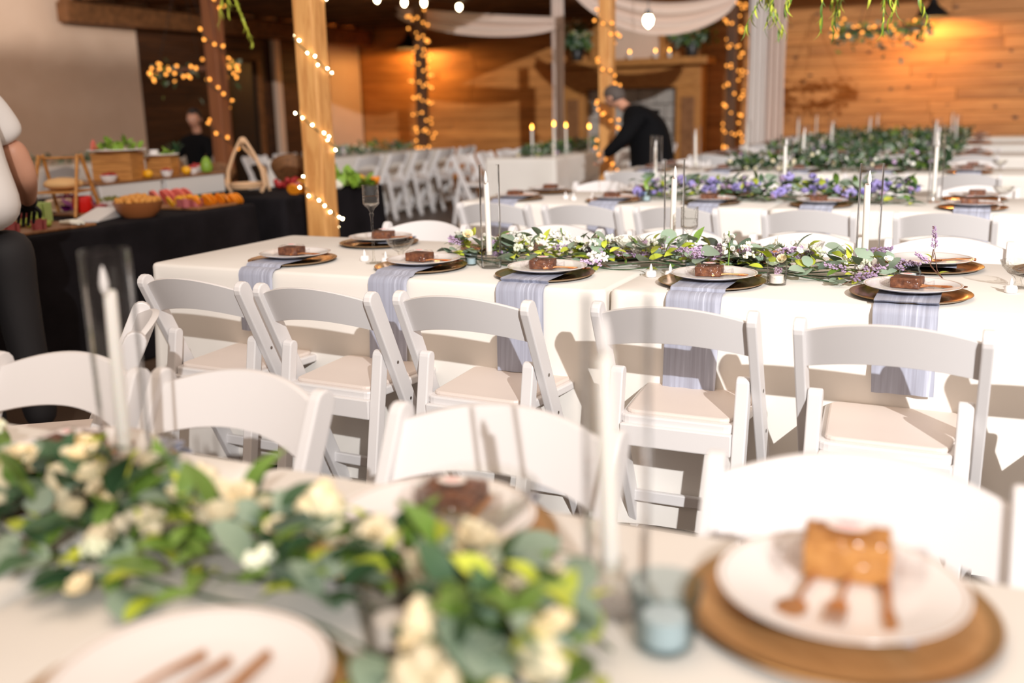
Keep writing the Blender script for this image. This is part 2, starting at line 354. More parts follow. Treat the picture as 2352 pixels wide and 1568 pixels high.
# ------------------------------------------------------------------ folding chair
def rail_y(z): return -.20 + (.785-z)*.37/.785
def make_chair():
    t = thing('folding_chair', (0, 0, 0), label='x', cat='chair', group='white resin folding chairs')
    for s in (-1, 1):
        bm = B(); prism(bm, bar_outline((rail_y(.758), .758), (rail_y(0), 0), .054), 'x', s*.208-.0135, s*.208+.0135, .004); finish('front_leg', bm, 'resin', t, smooth=False)
        bm = B(); prism(bm, bar_outline((-.112, .572), (-.215, 0), .036), 'x', s*.174-.018, s*.174+.018, .004); finish('rear_leg', bm, 'resin', t, smooth=False)
        bm = B()
        for (y, z) in ((rail_y(.55)+.0, .55), (rail_y(.42), .42)):
            v = bmesh.ops.create_circle(bm, cap_ends=True, segments=10, radius=.0055)['verts']; bmesh.ops.transform(bm, matrix=Matrix.Translation((s*.2225, y, z)) @ Matrix.Rotation(PI/2, 4, 'Y'), verts=v)
        finish('bolt', bm, 'screw_metal', t, smooth=False)
    # curved backrest slat
    bm = B(); N = 20; rows = []
    for i in range(N+1):
        u = i/N*2-1; x = u*.197; arch = (1-u*u); zt = .755+.036*arch; zb = .652+.028*arch; bow = -.032*arch
        ring = []
        for (z, dy) in ((zb+.003, -.009), (zb, 0), (zb+.003, .009), (zt-.003, .009), (zt, 0), (zt-.003, -.009)):
            ring.append(bm.verts.new((x, rail_y(z)+bow+dy, z)))
        rows.append(ring)
    for a, b in zip(rows, rows[1:]):
        for k in range(6): bm.faces.new((a[k], a[(k+1) % 6], b[(k+1) % 6], b[k]))
    bm.faces.new(rows[0]); bm.faces.new(rows[-1][::-1]); finish('backrest', bm, 'resin', t, smooth=True)
    # seat
    def so(w0, w1, y0, y1, r=.03):
        out = []
        for (cx, cy, a0) in ((w1-r, y1-r, 0), (-(w1-r), y1-r, 90), (-(w0-r), y0+r, 180), (w0-r, y0+r, 270)):
            for k in range(5): a = math.radians(a0+k*22.5); out.append((cx+r*math.cos(a), cy+r*math.sin(a)))
        return out
    bm = B(); prism(bm, so(.162, .186, -.150, .205), 'z', .436, .462, .005); finish('seat_frame', bm, 'resin', t, smooth=False)
    bm = B(); prism(bm, so(.148, .172, -.136, .190), 'z', .460, .474, .006); finish('seat_pad', bm, 'seat_vinyl', t, smooth=False)
    bm = B(); box(bm, (0, -.152, .408), (.310, .022, .062), bev=.004); finish('seat_rail', bm, 'resin', t, smooth=False)
    bm = B(); box(bm, (0, -.192, .13), (.320, .018, .036), bev=.004); finish('stretcher', bm, 'resin', t, smooth=False)
    bm = B(); box(bm, (0, rail_y(.12), .12), (.40, .018, .036), bev=.004); finish('stretcher', bm, 'resin', t, smooth=False)
    index_kids(t); return t
CH0 = make_chair(); ch_used = [False]
def chair(x, y, rz, lab, grp):
    if not ch_used[0]:
        ch_used[0] = True; CH0.location = (x, y, 0); CH0.rotation_euler = (0, 0, rz); CH0['label'] = lab; CH0['group'] = grp; return CH0
    return copy_tree(CH0, (x, y, 0), rz, lab, grp)

# ------------------------------------------------------------------ tablecloths
def cloth(x0, x1, y0, y1, lab, m='cream_cloth', z=.75, amp=.016, seed=0, name='tablecloth', grp='cream tablecloths', waves=26, flare=.018, step=.03, rings=(0, .004, .012, .04, .10, .2, .34, .5, .64, .735)):
    bm = B(); cx, cy = (x0+x1)/2, (y0+y1)/2; a, b = (x1-x0)/2, (y1-y0)/2; rr = .035; pts = []
    def seg(p, q):
        n = max(1, int((Vector(q)-Vector(p)).length/step))
        for i in range(n): pts.append((p[0]+(q[0]-p[0])*i/n, p[1]+(q[1]-p[1])*i/n))
    cor = [((a-rr), -(b-rr), -90), (a-rr, b-rr, 0), (-(a-rr), b-rr, 90), (-(a-rr), -(b-rr), 180)]
    norm = []
    for k, (px, py, an) in enumerate(cor):
        for q in range(7):
            t = math.radians(an+q*15); pts.append((px+rr*math.cos(t), py+rr*math.sin(t)))
        nx, ny, na = cor[(k+1) % 4]; t = math.radians(an+90)
        seg((px+rr*math.cos(t), py+rr*math.sin(t)), (nx+rr*math.cos(math.radians(na)), ny+rr*math.sin(math.radians(na))))
    n = len(pts); nr = []
    for i in range(n):
        p, q = Vector(pts[i-1]), Vector(pts[(i+1) % n]); t = (q-p).normalized(); nr.append(Vector((t.y, -t.x)))
    R = []
    for d in rings:
        off = {0: -.012, .004: -.004, .012: 0}.get(d, 0); ring = []
        k = max(0, (d-.03)/.7)
        for i in range(n):
            x, y = pts[i]; s = i*step
            fold = .5+.5*math.sin(s*waves*.55 + 3*noise.noise((s*.8, seed, d*1.2))) ; fold *= .4+.6*abs(noise.noise((s*.6, seed+5, 0)))*1.6
            corner = max(0, 1 - min(abs(abs(x)-a)+abs(abs(y)-b), .25)/.25)
            o = off + k*(flare*.4 + amp*fold*1.6 + corner*flare*1.8)
            zz = z - d - .006*noise.noise((s*1.3, seed, 2))*k - (0 if d < .7 else 0)
            ring.append(bm.verts.new((cx+x+nr[i].x*o, cy+y+nr[i].y*o, max(.006, zz))))
        R.append(ring)
    top = bm.faces.new(R[0]); bmesh.ops.triangulate(bm, faces=[top])
    for f in bm.faces: f.material_index = 0
    nt_ = len(bm.faces)
    for p, q in zip(R, R[1:]):
        for i in range(n): bm.faces.new((p[i], p[(i+1) % n], q[(i+1) % n], q[i]))
    o = finish(name, bm, m)
    for k in range(nt_): o.data.polygons[k].use_smooth = False
    o.data.set_sharp_from_angle(angle=math.radians(50)); return tag(o, lab, 'tablecloth', grp)
X0 = -2.85
cloth(-2.835, -1.006, .32, 1.20, 'cream cloth on the left table of the closest dining row')
cloth(-.994, .84, .32, 1.20, 'cream cloth on the right table of the closest dining row', seed=2)
cloth(-2.848, -1.020, 2.807, 3.69, 'cream cloth of the long table whose bare left end points to the buffet', seed=3)
cloth(-1.008, .83, 2.822, 3.69, 'cream cloth under the brightest part of the eucalyptus and lavender garland', seed=4)
ROWY = {2: 5.30, 3: 7.90, 4: 10.4, 5: 12.9, 6: 15.2}
for r, y in ROWY.items():
    cloth(-2.85, -1.02, y, y+.86, f'cream cloth of the left table in the {ORD[r]} dining row', seed=r*2+10)
    cloth(-1.008, .83, y, y+.86, f'cream cloth of the right table in the {ORD[r]} dining row', seed=r*2+11)

# chairs of the dining rows
C = chair
for i, (x, y, h) in enumerate([(-2.283, 2.621, -.033), (-1.789, 2.603, -.04), (-1.300, 2.627, -.042), (-.708, 2.668, .005), (-.169, 2.626, .0), (.42, 2.63, 0)]):
    C(x, y, h, ['white folding chair at the left end of the second table, before the first pale napkin', 'white folding chair before the gap between first and second pale napkins', 'white folding chair before the third pale blue napkin', 'white folding chair before the silvery napkin beside the table seam', 'white folding chair before the widest pale blue napkin', 'white folding chair at the right edge behind the front plates'][i], 'chairs on the near side of the second table')
for i, x in enumerate([-2.33, -1.68, -1.12, -.62, -.10, .45]):
    C(x, 3.82, PI+random.uniform(-.05, .05), f'{ORD[i]} white folding chair from the post on the far side of the second table', 'chairs on the far side of the second table')
for i, (x, y, h) in enumerate([(-1.78, 1.30, 0), (-1.325, 1.31, -.05), (-.72, 1.28, -.03), (-.12, 1.24, .03)]):
    C(x, y, PI+h, ['white folding chair behind the leftmost glass cylinder', 'white folding chair facing the blurred wrapped brownie and tall candle', 'white folding chair facing the middle front plate', 'large white folding chair facing the big brown charger at the front'][i], 'chairs on the far side of the closest table')
C(-2.13, 1.78, PI-.82, 'white folding chair turned sideways near the black buffet cloth', 'chairs at the left')
for i, x in enumerate([-2.43, -1.92, -1.40, -.75, -.14]):
    C(x, 5.13, random.uniform(-.03, .03), f'{ORD[i]} white folding chair from the left on the near side of the third table row', 'chairs on the near side of the third row')
for i, x in enumerate([-2.36, -1.75, -1.2, -.62, -.03]):
    C(x, 6.31, PI+random.uniform(-.05, .05), f'{ORD[i]} white folding chair from the left on the far side of the third table row', 'chairs on the far side of the third row')
for r in (3, 4, 5, 6):
    y = ROWY[r]; n = 5 if r < 5 else 4
    for k in range(n):
        x = -2.5+.6*k
        C(x, y-.17, random.uniform(-.06, .06), f'{ORD[k]} white chair from the left on the near side of the {ORD[r]} table row', f'chairs on the near side of the {ORD[r]} row')
        C(x+.02, y+1.02, PI+random.uniform(-.06, .06), f'{ORD[k]} white chair from the left on the far side of the {ORD[r]} table row', f'chairs on the far side of the {ORD[r]} row')
# tables of the left block, set at right angles to the rows
cloth(-5.0, -4.15, 9.95, 13.6, 'cream cloth of the end-on table with burning candles by the fireplace', seed=31)
cloth(-7.7, -6.85, 9.6, 12.5, 'cream cloth of the long table before the wooden wall, left of the aisle', seed=32)
cloth(-10.0, -9.2, 5.6, 10.6, 'pale cloth of the table between the buffet and the plaster wall', seed=33)
for i, y in enumerate([10.2, 10.8, 11.4, 12.0]):
    C(-5.22, y, -PI/2+random.uniform(-.2, .2), f'{ORD[i]} white chair from the front on the left side of the candlelit end-on table', 'chairs by the candlelit end-on table')
    C(-3.93 if i else -3.9, y+.9, PI/2, f'{ORD[i]} white chair from the front on the right side of the candlelit end-on table', 'chairs by the candlelit end-on table')
for i, y in enumerate([9.9, 10.5, 11.1, 11.7, 12.3]):
    C(-6.62, y, PI/2+random.uniform(-.1, .1), f'{ORD[i]} white chair from the front, right of the table by the wooden wall', 'chairs before the wooden wall')
    C(-7.93, y, -PI/2+random.uniform(-.1, .1), f'{ORD[i]} white chair from the front, left of the table by the wooden wall', 'chairs before the wooden wall')
for i, y in enumerate([6.2, 6.9, 7.6, 8.3]):
    C(-8.98, y, PI/2+random.uniform(-.1, .1), f'{ORD[i]} white chair from the front behind the buffet, by the plaster wall table', 'chairs behind the buffet')

# ------------------------------------------------------------------ tableware prototypes
def proto(fn):
    """build once, then hand out copies; fn() returns a thing at the origin"""
    st = {}
    def get(loc, rz=0, label=None, group=None, scale=None):
        if 'o' not in st:
            st['o'] = fn(); index_kids(st['o']); o = st['o']; o.location = loc; o.rotation_euler = (0, 0, rz)
            if label: o['label'] = label
            if group: o['group'] = group
            if scale: o.scale = scale
            return o
        return copy_tree(st['o'], loc, rz, label, group, scale=scale or (1, 1, 1))
    return get
TZ = .7512
def _charger(m, rim):
    def f():
        bm = B(); lathe(bm, [(0, .006), (.105, .006), (.112, .003), (.150, .009), (.1635, .0125), (.165, .0115), (.150, .005), (.110, .0), (0, .0)], 64, mi_fn=lambda k: 1 if 3 <= k <= 5 else 0)
        o = finish('charger_plate', bm, [m, rim]); return tag(o, 'x', 'charger plate')
    return f
charger_m = proto(_charger('charger_metal', 'charger_rim')); charger_s = proto(_charger('charger_satin', 'charger_rim'))
def _plate():
    t = thing('dinner_plate', (0, 0, 0), label='x', cat='plate')
    bm = B(); lathe(bm, [(0, .006), (.078, .006), (.088, .009), (.129, .0165), (.1325, .0175), (.133, .0165), (.126, .0125), (.085, .0035), (.070, 0), (0, 0)], 64); finish('dish', bm, 'china', t)
    bm = B(); lathe(bm, [(.1262, .0165), (.1275, .0172), (.1288, .0171)], 64); finish('rim_line', bm, 'china_line', t)
    return t
plate = proto(_plate)
def napkin_mesh(w, y_in, edge, drop, seed):
    """runs from the plate (y=0) toward -Y, over the charger rim and table edge, and hangs down"""
    bm = B(); path = []; N = 30
    prof = [(y_in, .0150), (.0, .0150), (-.12, .0150), (-.155, .0155), (-.168, .013)]
    e = edge
    prof += [(-(e-.03), .004), (-(e-.004), .003), (-(e+.008), -.006), (-(e+.0135), -.02), (-(e+.015), -.08), (-(e+.018), -.16), (-(e+.021), -drop*.75), (-(e+.024), -drop)]
    top = []; M_ = 13
    for i, (y, z) in enumerate(prof):
        row = []
        hang = max(0, -z)/drop
        for k in range(M_):
            u = k/(M_-1)*2-1
            fold = .006*hang*math.sin(u*4.2+seed) + .003*noise.noise((u*2, y*3+z*4, seed))
            row.append((u*w/2*(1-.04*hang)+.012*hang*math.sin(seed*3), y-abs(fold)-(.0015 if z < 0 else 0), z + (0 if z < 0 else .0006*math.sin(k*1.3+seed))))
        top.append(row)
    th = .0018
    def nrm(i): return (0, 0, th) if prof[i][1] > -.005 else (0, -th, 0)
    V0 = [[bm.verts.new(p) for p in r] for r in top]; V1 = [[bm.verts.new(Vector(p)+Vector(nrm(i))) for p in r] for i, r in enumerate(top)]
    n = len(top)
    for A, flip in ((V0, 0), (V1, 1)):
        for i in range(n-1):
            for k in range(M_-1): bm.faces.new((A[i][k], A[i][k+1], A[i+1][k+1], A[i+1][k]) if flip else (A[i][k], A[i+1][k], A[i+1][k+1], A[i][k+1]))
    for k in range(M_-1):
        bm.faces.new((V0[-1][k], V1[-1][k], V1[-1][k+1], V0[-1][k+1])); bm.faces.new((V0[0][k], V0[0][k+1], V1[0][k+1], V1[0][k]))
    for i in range(n-1):
        for k in (0, M_-1): bm.faces.new((V0[i][k], V0[i+1][k], V1[i+1][k], V1[i][k]))
    return bm
def napkin(x, y, rz, edge, lab, grp, w=.165, drop=.30, seed=0):
    o = finish('napkin', napkin_mesh(w, .07, edge, drop, seed), 'napkin_cloth', loc=(x, y, TZ), rot=(0, 0, rz)); return tag(o, lab, 'napkin', grp)
def _brownie(mm):
    def f():
        t = thing('wrapped_brownie', (0, 0, 0), label='x', cat='cake')
        bm = B(); box(bm, (0, 0, .019), (.086, .072, .036), bev=.003)
        bmesh.ops.subdivide_edges(bm, edges=bm.edges[:], cuts=3, use_grid_fill=True)
        for v in bm.verts:
            n_ = noise.noise(v.co*55)*.0022; v.co += v.co.normalized()*n_
            v.co.z = max(.001, v.co.z)
        finish('cake', bm, mm, t, smooth=False)
        bm = B(); n = 36; rg = []
        for j, (k, z) in enumerate([(1.45, .002), (1.16, .010), (1.08, .034), (.98, .045), (.55, .047), (.2, .0475)]):
            ring = []
            for i in range(n):
                a = 2*PI*i/n; ca, sa = math.cos(a), math.sin(a); q = 1/max(abs(ca), abs(sa)*.99)
                q = min(q, 1.22); wr = 1+.10*noise.noise((ca*3, sa*3, z*60)) + (.35*abs(ca)**6 if j == 0 else .12*abs(ca)**6 if j == 1 else 0)
                ring.append(bm.verts.new((ca*q*.042*k*wr, sa*q*.036*k*wr, z+.002*noise.noise((ca*5, sa*5, j)))))
            rg.append(ring)
        for a, b in zip(rg, rg[1:]):
            for i in range(n): bm.faces.new((a[i], a[(i+1) % n], b[(i+1) % n], b[i]))
        bm.faces.new(rg[-1])
        # twisted tail of the bag
        tails = []
        for s in (-1, 1):
            pts = [(s*.046, 0, .020), (s*.058, .004, .012), (s*.074, .010, .010)]; tube(bm, pts, [.007, .012, .020], 9)
        finish('cellophane', bm, 'cello', t, smooth=False)
        bm = B(); lathe(bm, [(0, .0005), (.019, .0004), (.0192, 0)], 24); bmesh.ops.transform(bm, matrix=Matrix.Diagonal((1.15, .82, 1, 1)), verts=bm.verts)
        st = finish('sticker', bm, 'sticker', t, loc=(.0, -.002, .0485))
        bm = B()
        for q, (yy, ww) in enumerate(((.004, .010), (-.001, .014), (-.006, .008))):
            pts = [(-ww+2*ww*i/10, yy+.0012*math.sin(i*2.4+q), .0010) for i in range(11)]; tube(bm, pts, .0006, 4)
        finish('print', bm, 'sticker_pink', t, loc=(0, -.002, .0485))
        return t
    return f
brownie_d = proto(_brownie('brownie')); brownie_l = proto(_brownie('blondie'))
def cutlery(kind, m):
    def f():
        bm = B()
        if kind == 'spoon':
            for s in (0,):
                ell(bm, (0, -.058, .0035), (.0165, .024, .0045), 2)
            for v in bm.verts:
                if v.co.z > .0035: v.co.z -= (1-min(1, (v.co.x/.0165)**2+((v.co.y+.058)/.024)**2))*.0055
            tube(bm, [(0, -.036, .004), (0, -.02, .006), (0, .03, .008), (0, .075, .004)], [.003, .0026, .003, .005], 8)
        elif kind == 'fork':
            prism(bm, [(-.011, -.046), (.011, -.046), (.009, -.030), (.003, -.022), (-.003, -.022), (-.009, -.030)], 'z', .003, .0048)
            for i in range(4): x = -.0093+i*.0062; box(bm, (x, -.060, .0045), (.0030, .032, .0018), bev=.0005)
            tube(bm, [(0, -.024, .004), (0, .0, .006), (0, .03, .008), (0, .075, .004)], [.0026, .0024, .003, .005], 8)
        else:
            prism(bm, [(-.006, -.028), (.006, -.028), (.009, -.05), (.008, -.075), (.0, -.094), (-.006, -.080)], 'z', .003, .0046, .0006)
            tube(bm, [(0, -.03, .004), (0, .0, .005), (0, .06, .005), (0, .10, .004)], [.004, .005, .0055, .005], 8)
        o = finish(kind, bm, m); return tag(o, 'x', kind)
    return f
CUT = {(k, m): proto(cutlery(k, m)) for k in ('spoon', 'fork', 'knife') for m in ('rose_gold', 'wood_cutlery')}
PZ = TZ+.0155          # plate foot: on the napkin over the charger
def setting(x, y, side, nm, grp, satin=False, light_cake=False, edge=.19, nap=True, cut=('fork', 'spoon'), drop=.3, ca=.0, seed=0, cake=True, cm='rose_gold', cake_off=(-.015, .0), ch=True, w=.165, pdx=0):
    """side -1: sitter at -Y (napkin hangs toward -Y); side 1: sitter at +Y"""
    rz = 0 if side < 0 else PI; rng = random.Random(seed*7+3)
    if ch: (charger_s if satin else charger_m)((x, y, TZ), rng.uniform(0, 6), 'brown metallic charger plate under ' + nm, 'charger plates '+grp)
    if nap: napkin(x-.0*side, y, rz, edge, 'pale blue satin napkin under ' + nm, 'napkins '+grp, w=w, drop=drop, seed=seed)
    plate((x+pdx, y+.012, PZ+.0016), rng.uniform(0, 6), nm, 'white plates '+grp)
    c, s = math.cos(rz), math.sin(rz)
    if cake:
        cx, cy = cake_off; px, py = x+pdx+c*cx-s*cy, y+.012+s*cx+c*cy
        (brownie_l if light_cake else brownie_d)((px, py, PZ+.0080), rz+ca, scale=(1.08, 1.0, 1.15) if light_cake else (.93, .93, .80), label=('golden' if light_cake else 'dark') + ' wrapped brownie on ' + nm, group='wrapped brownies '+grp)
    for i, k in enumerate(cut):
        dx = {'fork': .052, 'spoon': .068, 'knife': .09}[k] if len(cut) == 2 else {'spoon': -.032, 'fork': .006, 'knife': .050}[k]*(-1 if side > 0 else 1)
        an = 1.75+.25*i if len(cut) == 2 else {'spoon': -.15, 'fork': -.05, 'knife': .12}[k]
        if side > 0: dx = -dx if len(cut) == 2 else dx; an += PI if len(cut) == 3 else 0
        yy = 0 if len(cut) == 2 else (-.032 if side < 0 else .012)
        px, py = x+pdx+c*dx-s*yy, y+.012+s*dx+c*yy
        CUT[(k, cm)]((px, py, PZ+.0085), rz+an, f'{"brown" if cm!="rose_gold" else "copper coloured"} {k} on ' + nm, f'{k}s '+grp, scale=(1, 1, 1))

# focus table
FN = ['white plate nearest the buffet on the second table', 'white plate beside the tall stemmed glass', 'white plate just left of the second table seam', 'white plate just right of the second table seam', 'white plate before the squat blue jar']
for i, (x, y) in enumerate([(-2.329, 3.012), (-1.777, 3.018), (-1.292, 2.995), (-.740, 3.022), (-.163, 2.992)]):
    setting(x, y, -1, FN[i], 'on the near side of the second table', edge=y-2.807-.0 if i < 3 else y-2.822, seed=i+1, light_cake=False, ca=(.1, -.1, .2, .1, -.15)[i], drop=(.22, .30, .275, .29, .235)[i], w=.165 if i > 1 else .15, pdx=.004)
FF = ['far-side plate behind the tall stemmed glass', 'far-side plate behind the leftmost garland candle', 'far-side plate hidden behind the white peony', 'far-side plate showing only its brownie above the garland', 'far-side plate behind the lone lavender stem', 'far-side plate at the right edge of the second table']
for i, x in enumerate([-2.27, -1.70, -1.20, -.75, -.139, .27]):
    setting(x, 3.52, 1, FF[i], 'on the far side of the second table', edge=.17, seed=i+20, nap=(i != 5), cake=(i != 4), ca=.2)
# closest table
NN = ['white plate beneath the leftmost glass cylinder', 'white plate behind the eucalyptus on the closest table', 'large white plate by the blue glass tumbler', 'cropped white plate at the bottom edge below the garland']
for i, (x, y) in enumerate([(-1.26, 1.03), (-.615, 1.04), (-.108, 1.045)]):
    setting(x, y, 1, NN[i], 'on the far side of the closest table', satin=True, light_cake=(i == 2), edge=1.20-y, seed=i+30, cut=('spoon', 'fork', 'knife'), cm='wood_cutlery', ca=PI+.1, cake_off=(.0, -.05) if i else (.02, -.02))
setting(-.640, .615, -1, NN[3], 'on the near side of the closest table', satin=True, edge=.295, seed=40, cut=('spoon', 'fork', 'knife'), cm='wood_cutlery', cake=False)
# row 3 and beyond
for r, y in [(2, 5.30)] + [(k, ROWY[k]) for k in (3, 4, 5, 6)]:
    xs = [-2.55, -1.93, -1.36, -.77, -.04] if r == 2 else [-2.5+.6*k for k in range(5)]
    R_ = {2: 'third', 3: 'fourth', 4: 'fifth', 5: 'sixth', 6: 'seventh'}[r]
    for k, x in enumerate(xs):
        if r >= 5 and k % 2: continue
        setting(x, y+.20, -1, f'{ORD[k]} plate from the left, near side of the {R_} row', f'on the near side of the {R_} row', edge=.20, seed=r*10+k, cut=('fork', 'spoon') if r == 2 else (), nap=r < 4)
        setting(x, y+.68, 1, f'{ORD[k]} plate from the left, far side of the {R_} row', f'on the far side of the {R_} row', edge=.18, seed=r*10+k+5, nap=False, cut=())

# ------------------------------------------------------------------ glass and candles
def _cyl():
    t = thing('glass_cylinder', (0, 0, 0), label='x', cat='vase'); r, h = .036, .355
    bm = B(); lathe(bm, [(0, .004), (r-.004, .004), (r-.002, .008), (r-.002, h), (r-.001, h+.001), (r, h), (r, .004), (r-.003, 0), (0, 0)], 40); finish('glass_wall', bm, 'glass', t)
    return t
cylinder = proto(_cyl)
def _taper():
    t = thing('taper_candle', (0, 0, 0), label='x', cat='candle')
    bm = B(); lathe(bm, [(0, .04), (.0105, .04), (.0095, .285), (.0075, .290), (0, .290)], 20); finish('candle', bm, 'wax', t)
    bm = B(); lathe(bm, [(.0035, .289), (.0062, .297), (.0065, .306), (.004, .320), (.001, .330), (0, .331)], 14); finish('tip', bm, 'led_white', t, rot=(.05, .02, 0))
    bm = B(); lathe(bm, [(0, 0), (.027, 0), (.028, .004), (.012, .010), (.010, .020), (.016, .026), (.016, .052), (.0125, .052), (.012, .03), (0, .03)], 20); finish('holder', bm, 'glass_cut', t)
    return t
taper = proto(_taper)
def candle_set(x, y, nm, grp, dx=-.006, tilt=0):
    cylinder((x, y, TZ), 0, 'clear glass cylinder ' + nm, 'tall glass cylinders')
    o = taper((x+dx, y, TZ+.0055), 0, 'white taper candle in cylinder ' + nm, 'taper candles'); o.rotation_euler = (0, tilt, 0)
candle_set(-1.54, 3.10, 'at the left end of the second table garland', '', tilt=-.02)
candle_set(-.98, 3.43, 'behind the white peony garland', '', tilt=.02)
candle_set(-.31, 3.25, 'at the right end of the eucalyptus garland', '', tilt=-.015)
candle_set(-1.16, 1.06, 'blurred at the left of the closest table', '', tilt=.03)
candle_set(-.335, .965, 'blurred in the middle of the closest table', '', tilt=-.03)
candle_set(-.23, 5.81, 'right of the purple flower garland in the third row', '')
candle_set(-1.05, 6.0, 'left of the purple flower cluster in the third row', '')
candle_set(-1.8, 5.9, 'at the left of the third row garland', '')
k = 0
for r, R_ in ((3, 'fourth'), (4, 'fifth'), (5, 'sixth'), (6, 'seventh')):
    for j, x in enumerate([-2.3, -1.45, -.45]):
        candle_set(x+(r % 2)*.12, ROWY[r]+.43+(.05 if j % 2 else -.05), f'{ORD[j]} from the left in the {R_} row', '', tilt=random.uniform(-.03, .03))
# stemmed holder with water
def _stem(h):
    def f():
        t = thing('stemmed_candle_holder', (0, 0, 0), label='x', cat='candle holder')
        bm = B(); lathe(bm, [(0, .002), (.030, .002), (.031, .004), (.008, .008), (.0045, .02), (.004, h*.5), (.0055, h-.115), (.009, h-.105), (.005, h-.10), (.012, h-.085), (.024, h-.075), (.030, h-.068), (.030, h), (.0285, h), (.0285, h-.066), (.022, h-.072), (0, h-.078)], 32); finish('glass_body', bm, 'glass_cut', t)
        bm = B(); lathe(bm, [(0, h-.040), (.028, h-.040), (.028, h-.066), (.02, h-.071), (0, h-.073)], 28); finish('water', bm, 'glass', t)
        return t
    return f
stem_tall = proto(_stem(.285)); stem_mid = proto(_stem(.20))
stem_tall((-2.00, 3.06, TZ), 0, 'tall stemmed glass holder half full of water beside two tealights', 'stemmed glass holders')
stem_mid((-.905, 3.36, TZ), 0, 'stemmed glass holder rising from the middle of the garland', 'stemmed glass holders')
stem_tall((-2.1, 5.72, TZ), 0, 'stemmed glass holder at the left end of the third row', 'stemmed glass holders')
stem_tall((-2.55, 8.3, TZ), 0, 'stemmed glass holder at the left end of the fourth row', 'stemmed glass holders')
def _coupe():
    t = thing('crystal_coupe', (0, 0, 0), label='x', cat='bowl')
    n = 28
    bm = B(); lathe(bm, [(0, .002), (.030, .002), (.032, .005), (.012, .010), (.008, .022), (.012, .032), (.030, .044), (.046, .062), (.053, .080), (.051, .080), (.044, .064), (.028, .048), (0, .040)], n)
    for v in bm.verts:
        if v.co.z > .03: a = math.atan2(v.co.y, v.co.x); v.co.xy *= 1+.025*math.sin(a*14)
    finish('bowl', bm, 'glass_cut', t, smooth=False); return t
coupe = proto(_coupe)
coupe((-1.94, 3.15, TZ), 0, 'cut crystal coupe next to the tall stemmed glass', 'crystal coupes')
coupe((-.99, 3.20, TZ+.035), 0, 'cut crystal coupe nestled in the middle of the garland', 'crystal coupes')
coupe((-.52, 3.47, TZ), 0, 'cut crystal coupe behind the garland near the right candle', 'crystal coupes')
coupe((.115, 3.22, TZ), 0, 'cut crystal coupe cropped by the right edge of the picture', 'crystal coupes')
coupe((-.50, .95, TZ+.03), 0, 'blurred crystal coupe in the middle of the closest garland', 'crystal coupes', scale=(1.35, 1.35, 1.2))
coupe((-1.01, .93, TZ+.03), 0, 'blurred crystal coupe at the left of the closest garland', 'crystal coupes', scale=(1.1, 1.1, 1.1))
coupe((.1, 5.95, TZ), 0, 'crystal coupe at the right edge of the third row', 'crystal coupes')
coupe((.1, 8.4, TZ), 0, 'crystal coupe at the right edge of the fourth row', 'crystal coupes')
def _tea():
    t = thing('tealight', (0, 0, 0), label='x', cat='tealight')
    bm = B(); lathe(bm, [(0, 0), (.016, 0), (.0175, .003), (.0175, .014), (.015, .019), (.006, .021), (0, .021)], 24); finish('body', bm, 'led_white', t)
    bm = B(); lathe(bm, [(.0045, .020), (.0055, .027), (.004, .034), (.001, .042), (0, .043)], 12); finish('tip', bm, 'led_white', t)
    return t
tea = proto(_tea)
for i, (x, y, l) in enumerate([(-2.07, 3.105, 'left of the tall stemmed glass'), (-1.965, 3.085, 'right of the tall stemmed glass'), (-.955, 3.085, 'before the garland, left of its pair'), (-.895, 3.10, 'touching the charger by the table seam'), (.095, 3.14, 'by the crystal coupe at the right edge'), (-2.28, 5.62, 'at the left end of the third row'), (-2.2, 5.55, 'among the dishes of the third row'), (-2.1, 5.6, 'beside the stemmed glass in the third row'), (-1.3, 5.55, 'before the yellow-green leaves of the third row'), (.08, 5.7, 'beside the crystal coupe of the third row')]):
    tea((x, y, TZ), random.uniform(0, 6), 'white LED tealight ' + l, 'LED tealights')
def _votive(m, prof, inner):
    def f():
        t = thing('votive_holder', (0, 0, 0), label='x', cat='candle holder')
        bm = B(); lathe(bm, prof, 32); finish('glass_cup', bm, m, t)
        bm = B(); lathe(bm, [(0, .006), (inner, .006), (inner, .030), (inner*.3, .031), (0, .031)], 20); finish('tealight', bm, 'led_white', t)
        return t
    return f
vot_g = proto(_votive('glass_grey', [(0, 0), (.028, 0), (.029, .004), (.031, .072), (.0295, .072), (.0275, .006), (0, .005)], .021))
vot_b = proto(_votive('glass_blue', [(0, 0), (.022, 0), (.028, .006), (.034, .022), (.033, .038), (.027, .046), (.029, .055), (.0275, .055), (.0255, .046), (.031, .036), (.031, .022), (.025, .006), (0, .004)], .019))
vot_t = proto(_votive('glass_blue', [(0, 0), (.020, 0), (.026, .006), (.0275, .040), (.030, .046), (.032, .060), (.0305, .060), (.0285, .046), (.026, .040), (.024, .007), (0, .006)], .019))
vot_g((-.55, 3.065, TZ), 0, 'textured clear votive glass with a tealight before the garland', 'votive holders')
vot_g((-.525, .80, TZ), 0, 'blurred grey votive glass in the closest garland', 'votive holders')
vot_b((-.18, 3.215, TZ), 0, 'squat blue glass jar behind the widest front plate', 'votive holders', scale=(.95, .95, .95))
vot_b((-.845, 3.22, TZ), 0, 'teal glass jar nestled in the garland behind the seam plate', 'votive holders', scale=(1.0, 1.0, 1.05))
vot_t((-1.635, 3.13, TZ), 0, 'small blue votive at the left end of the garland', 'votive holders', scale=(.8, .8, .8))
vot_t((-.262, .905, TZ), 0, 'blue glass tumbler beside the big brown charger', 'votive holders', scale=(1.22, 1.22, 1.2))
vot_t((-1.75, 5.55, TZ), 0, 'blue votive at the left end of the third row garland', 'votive holders')
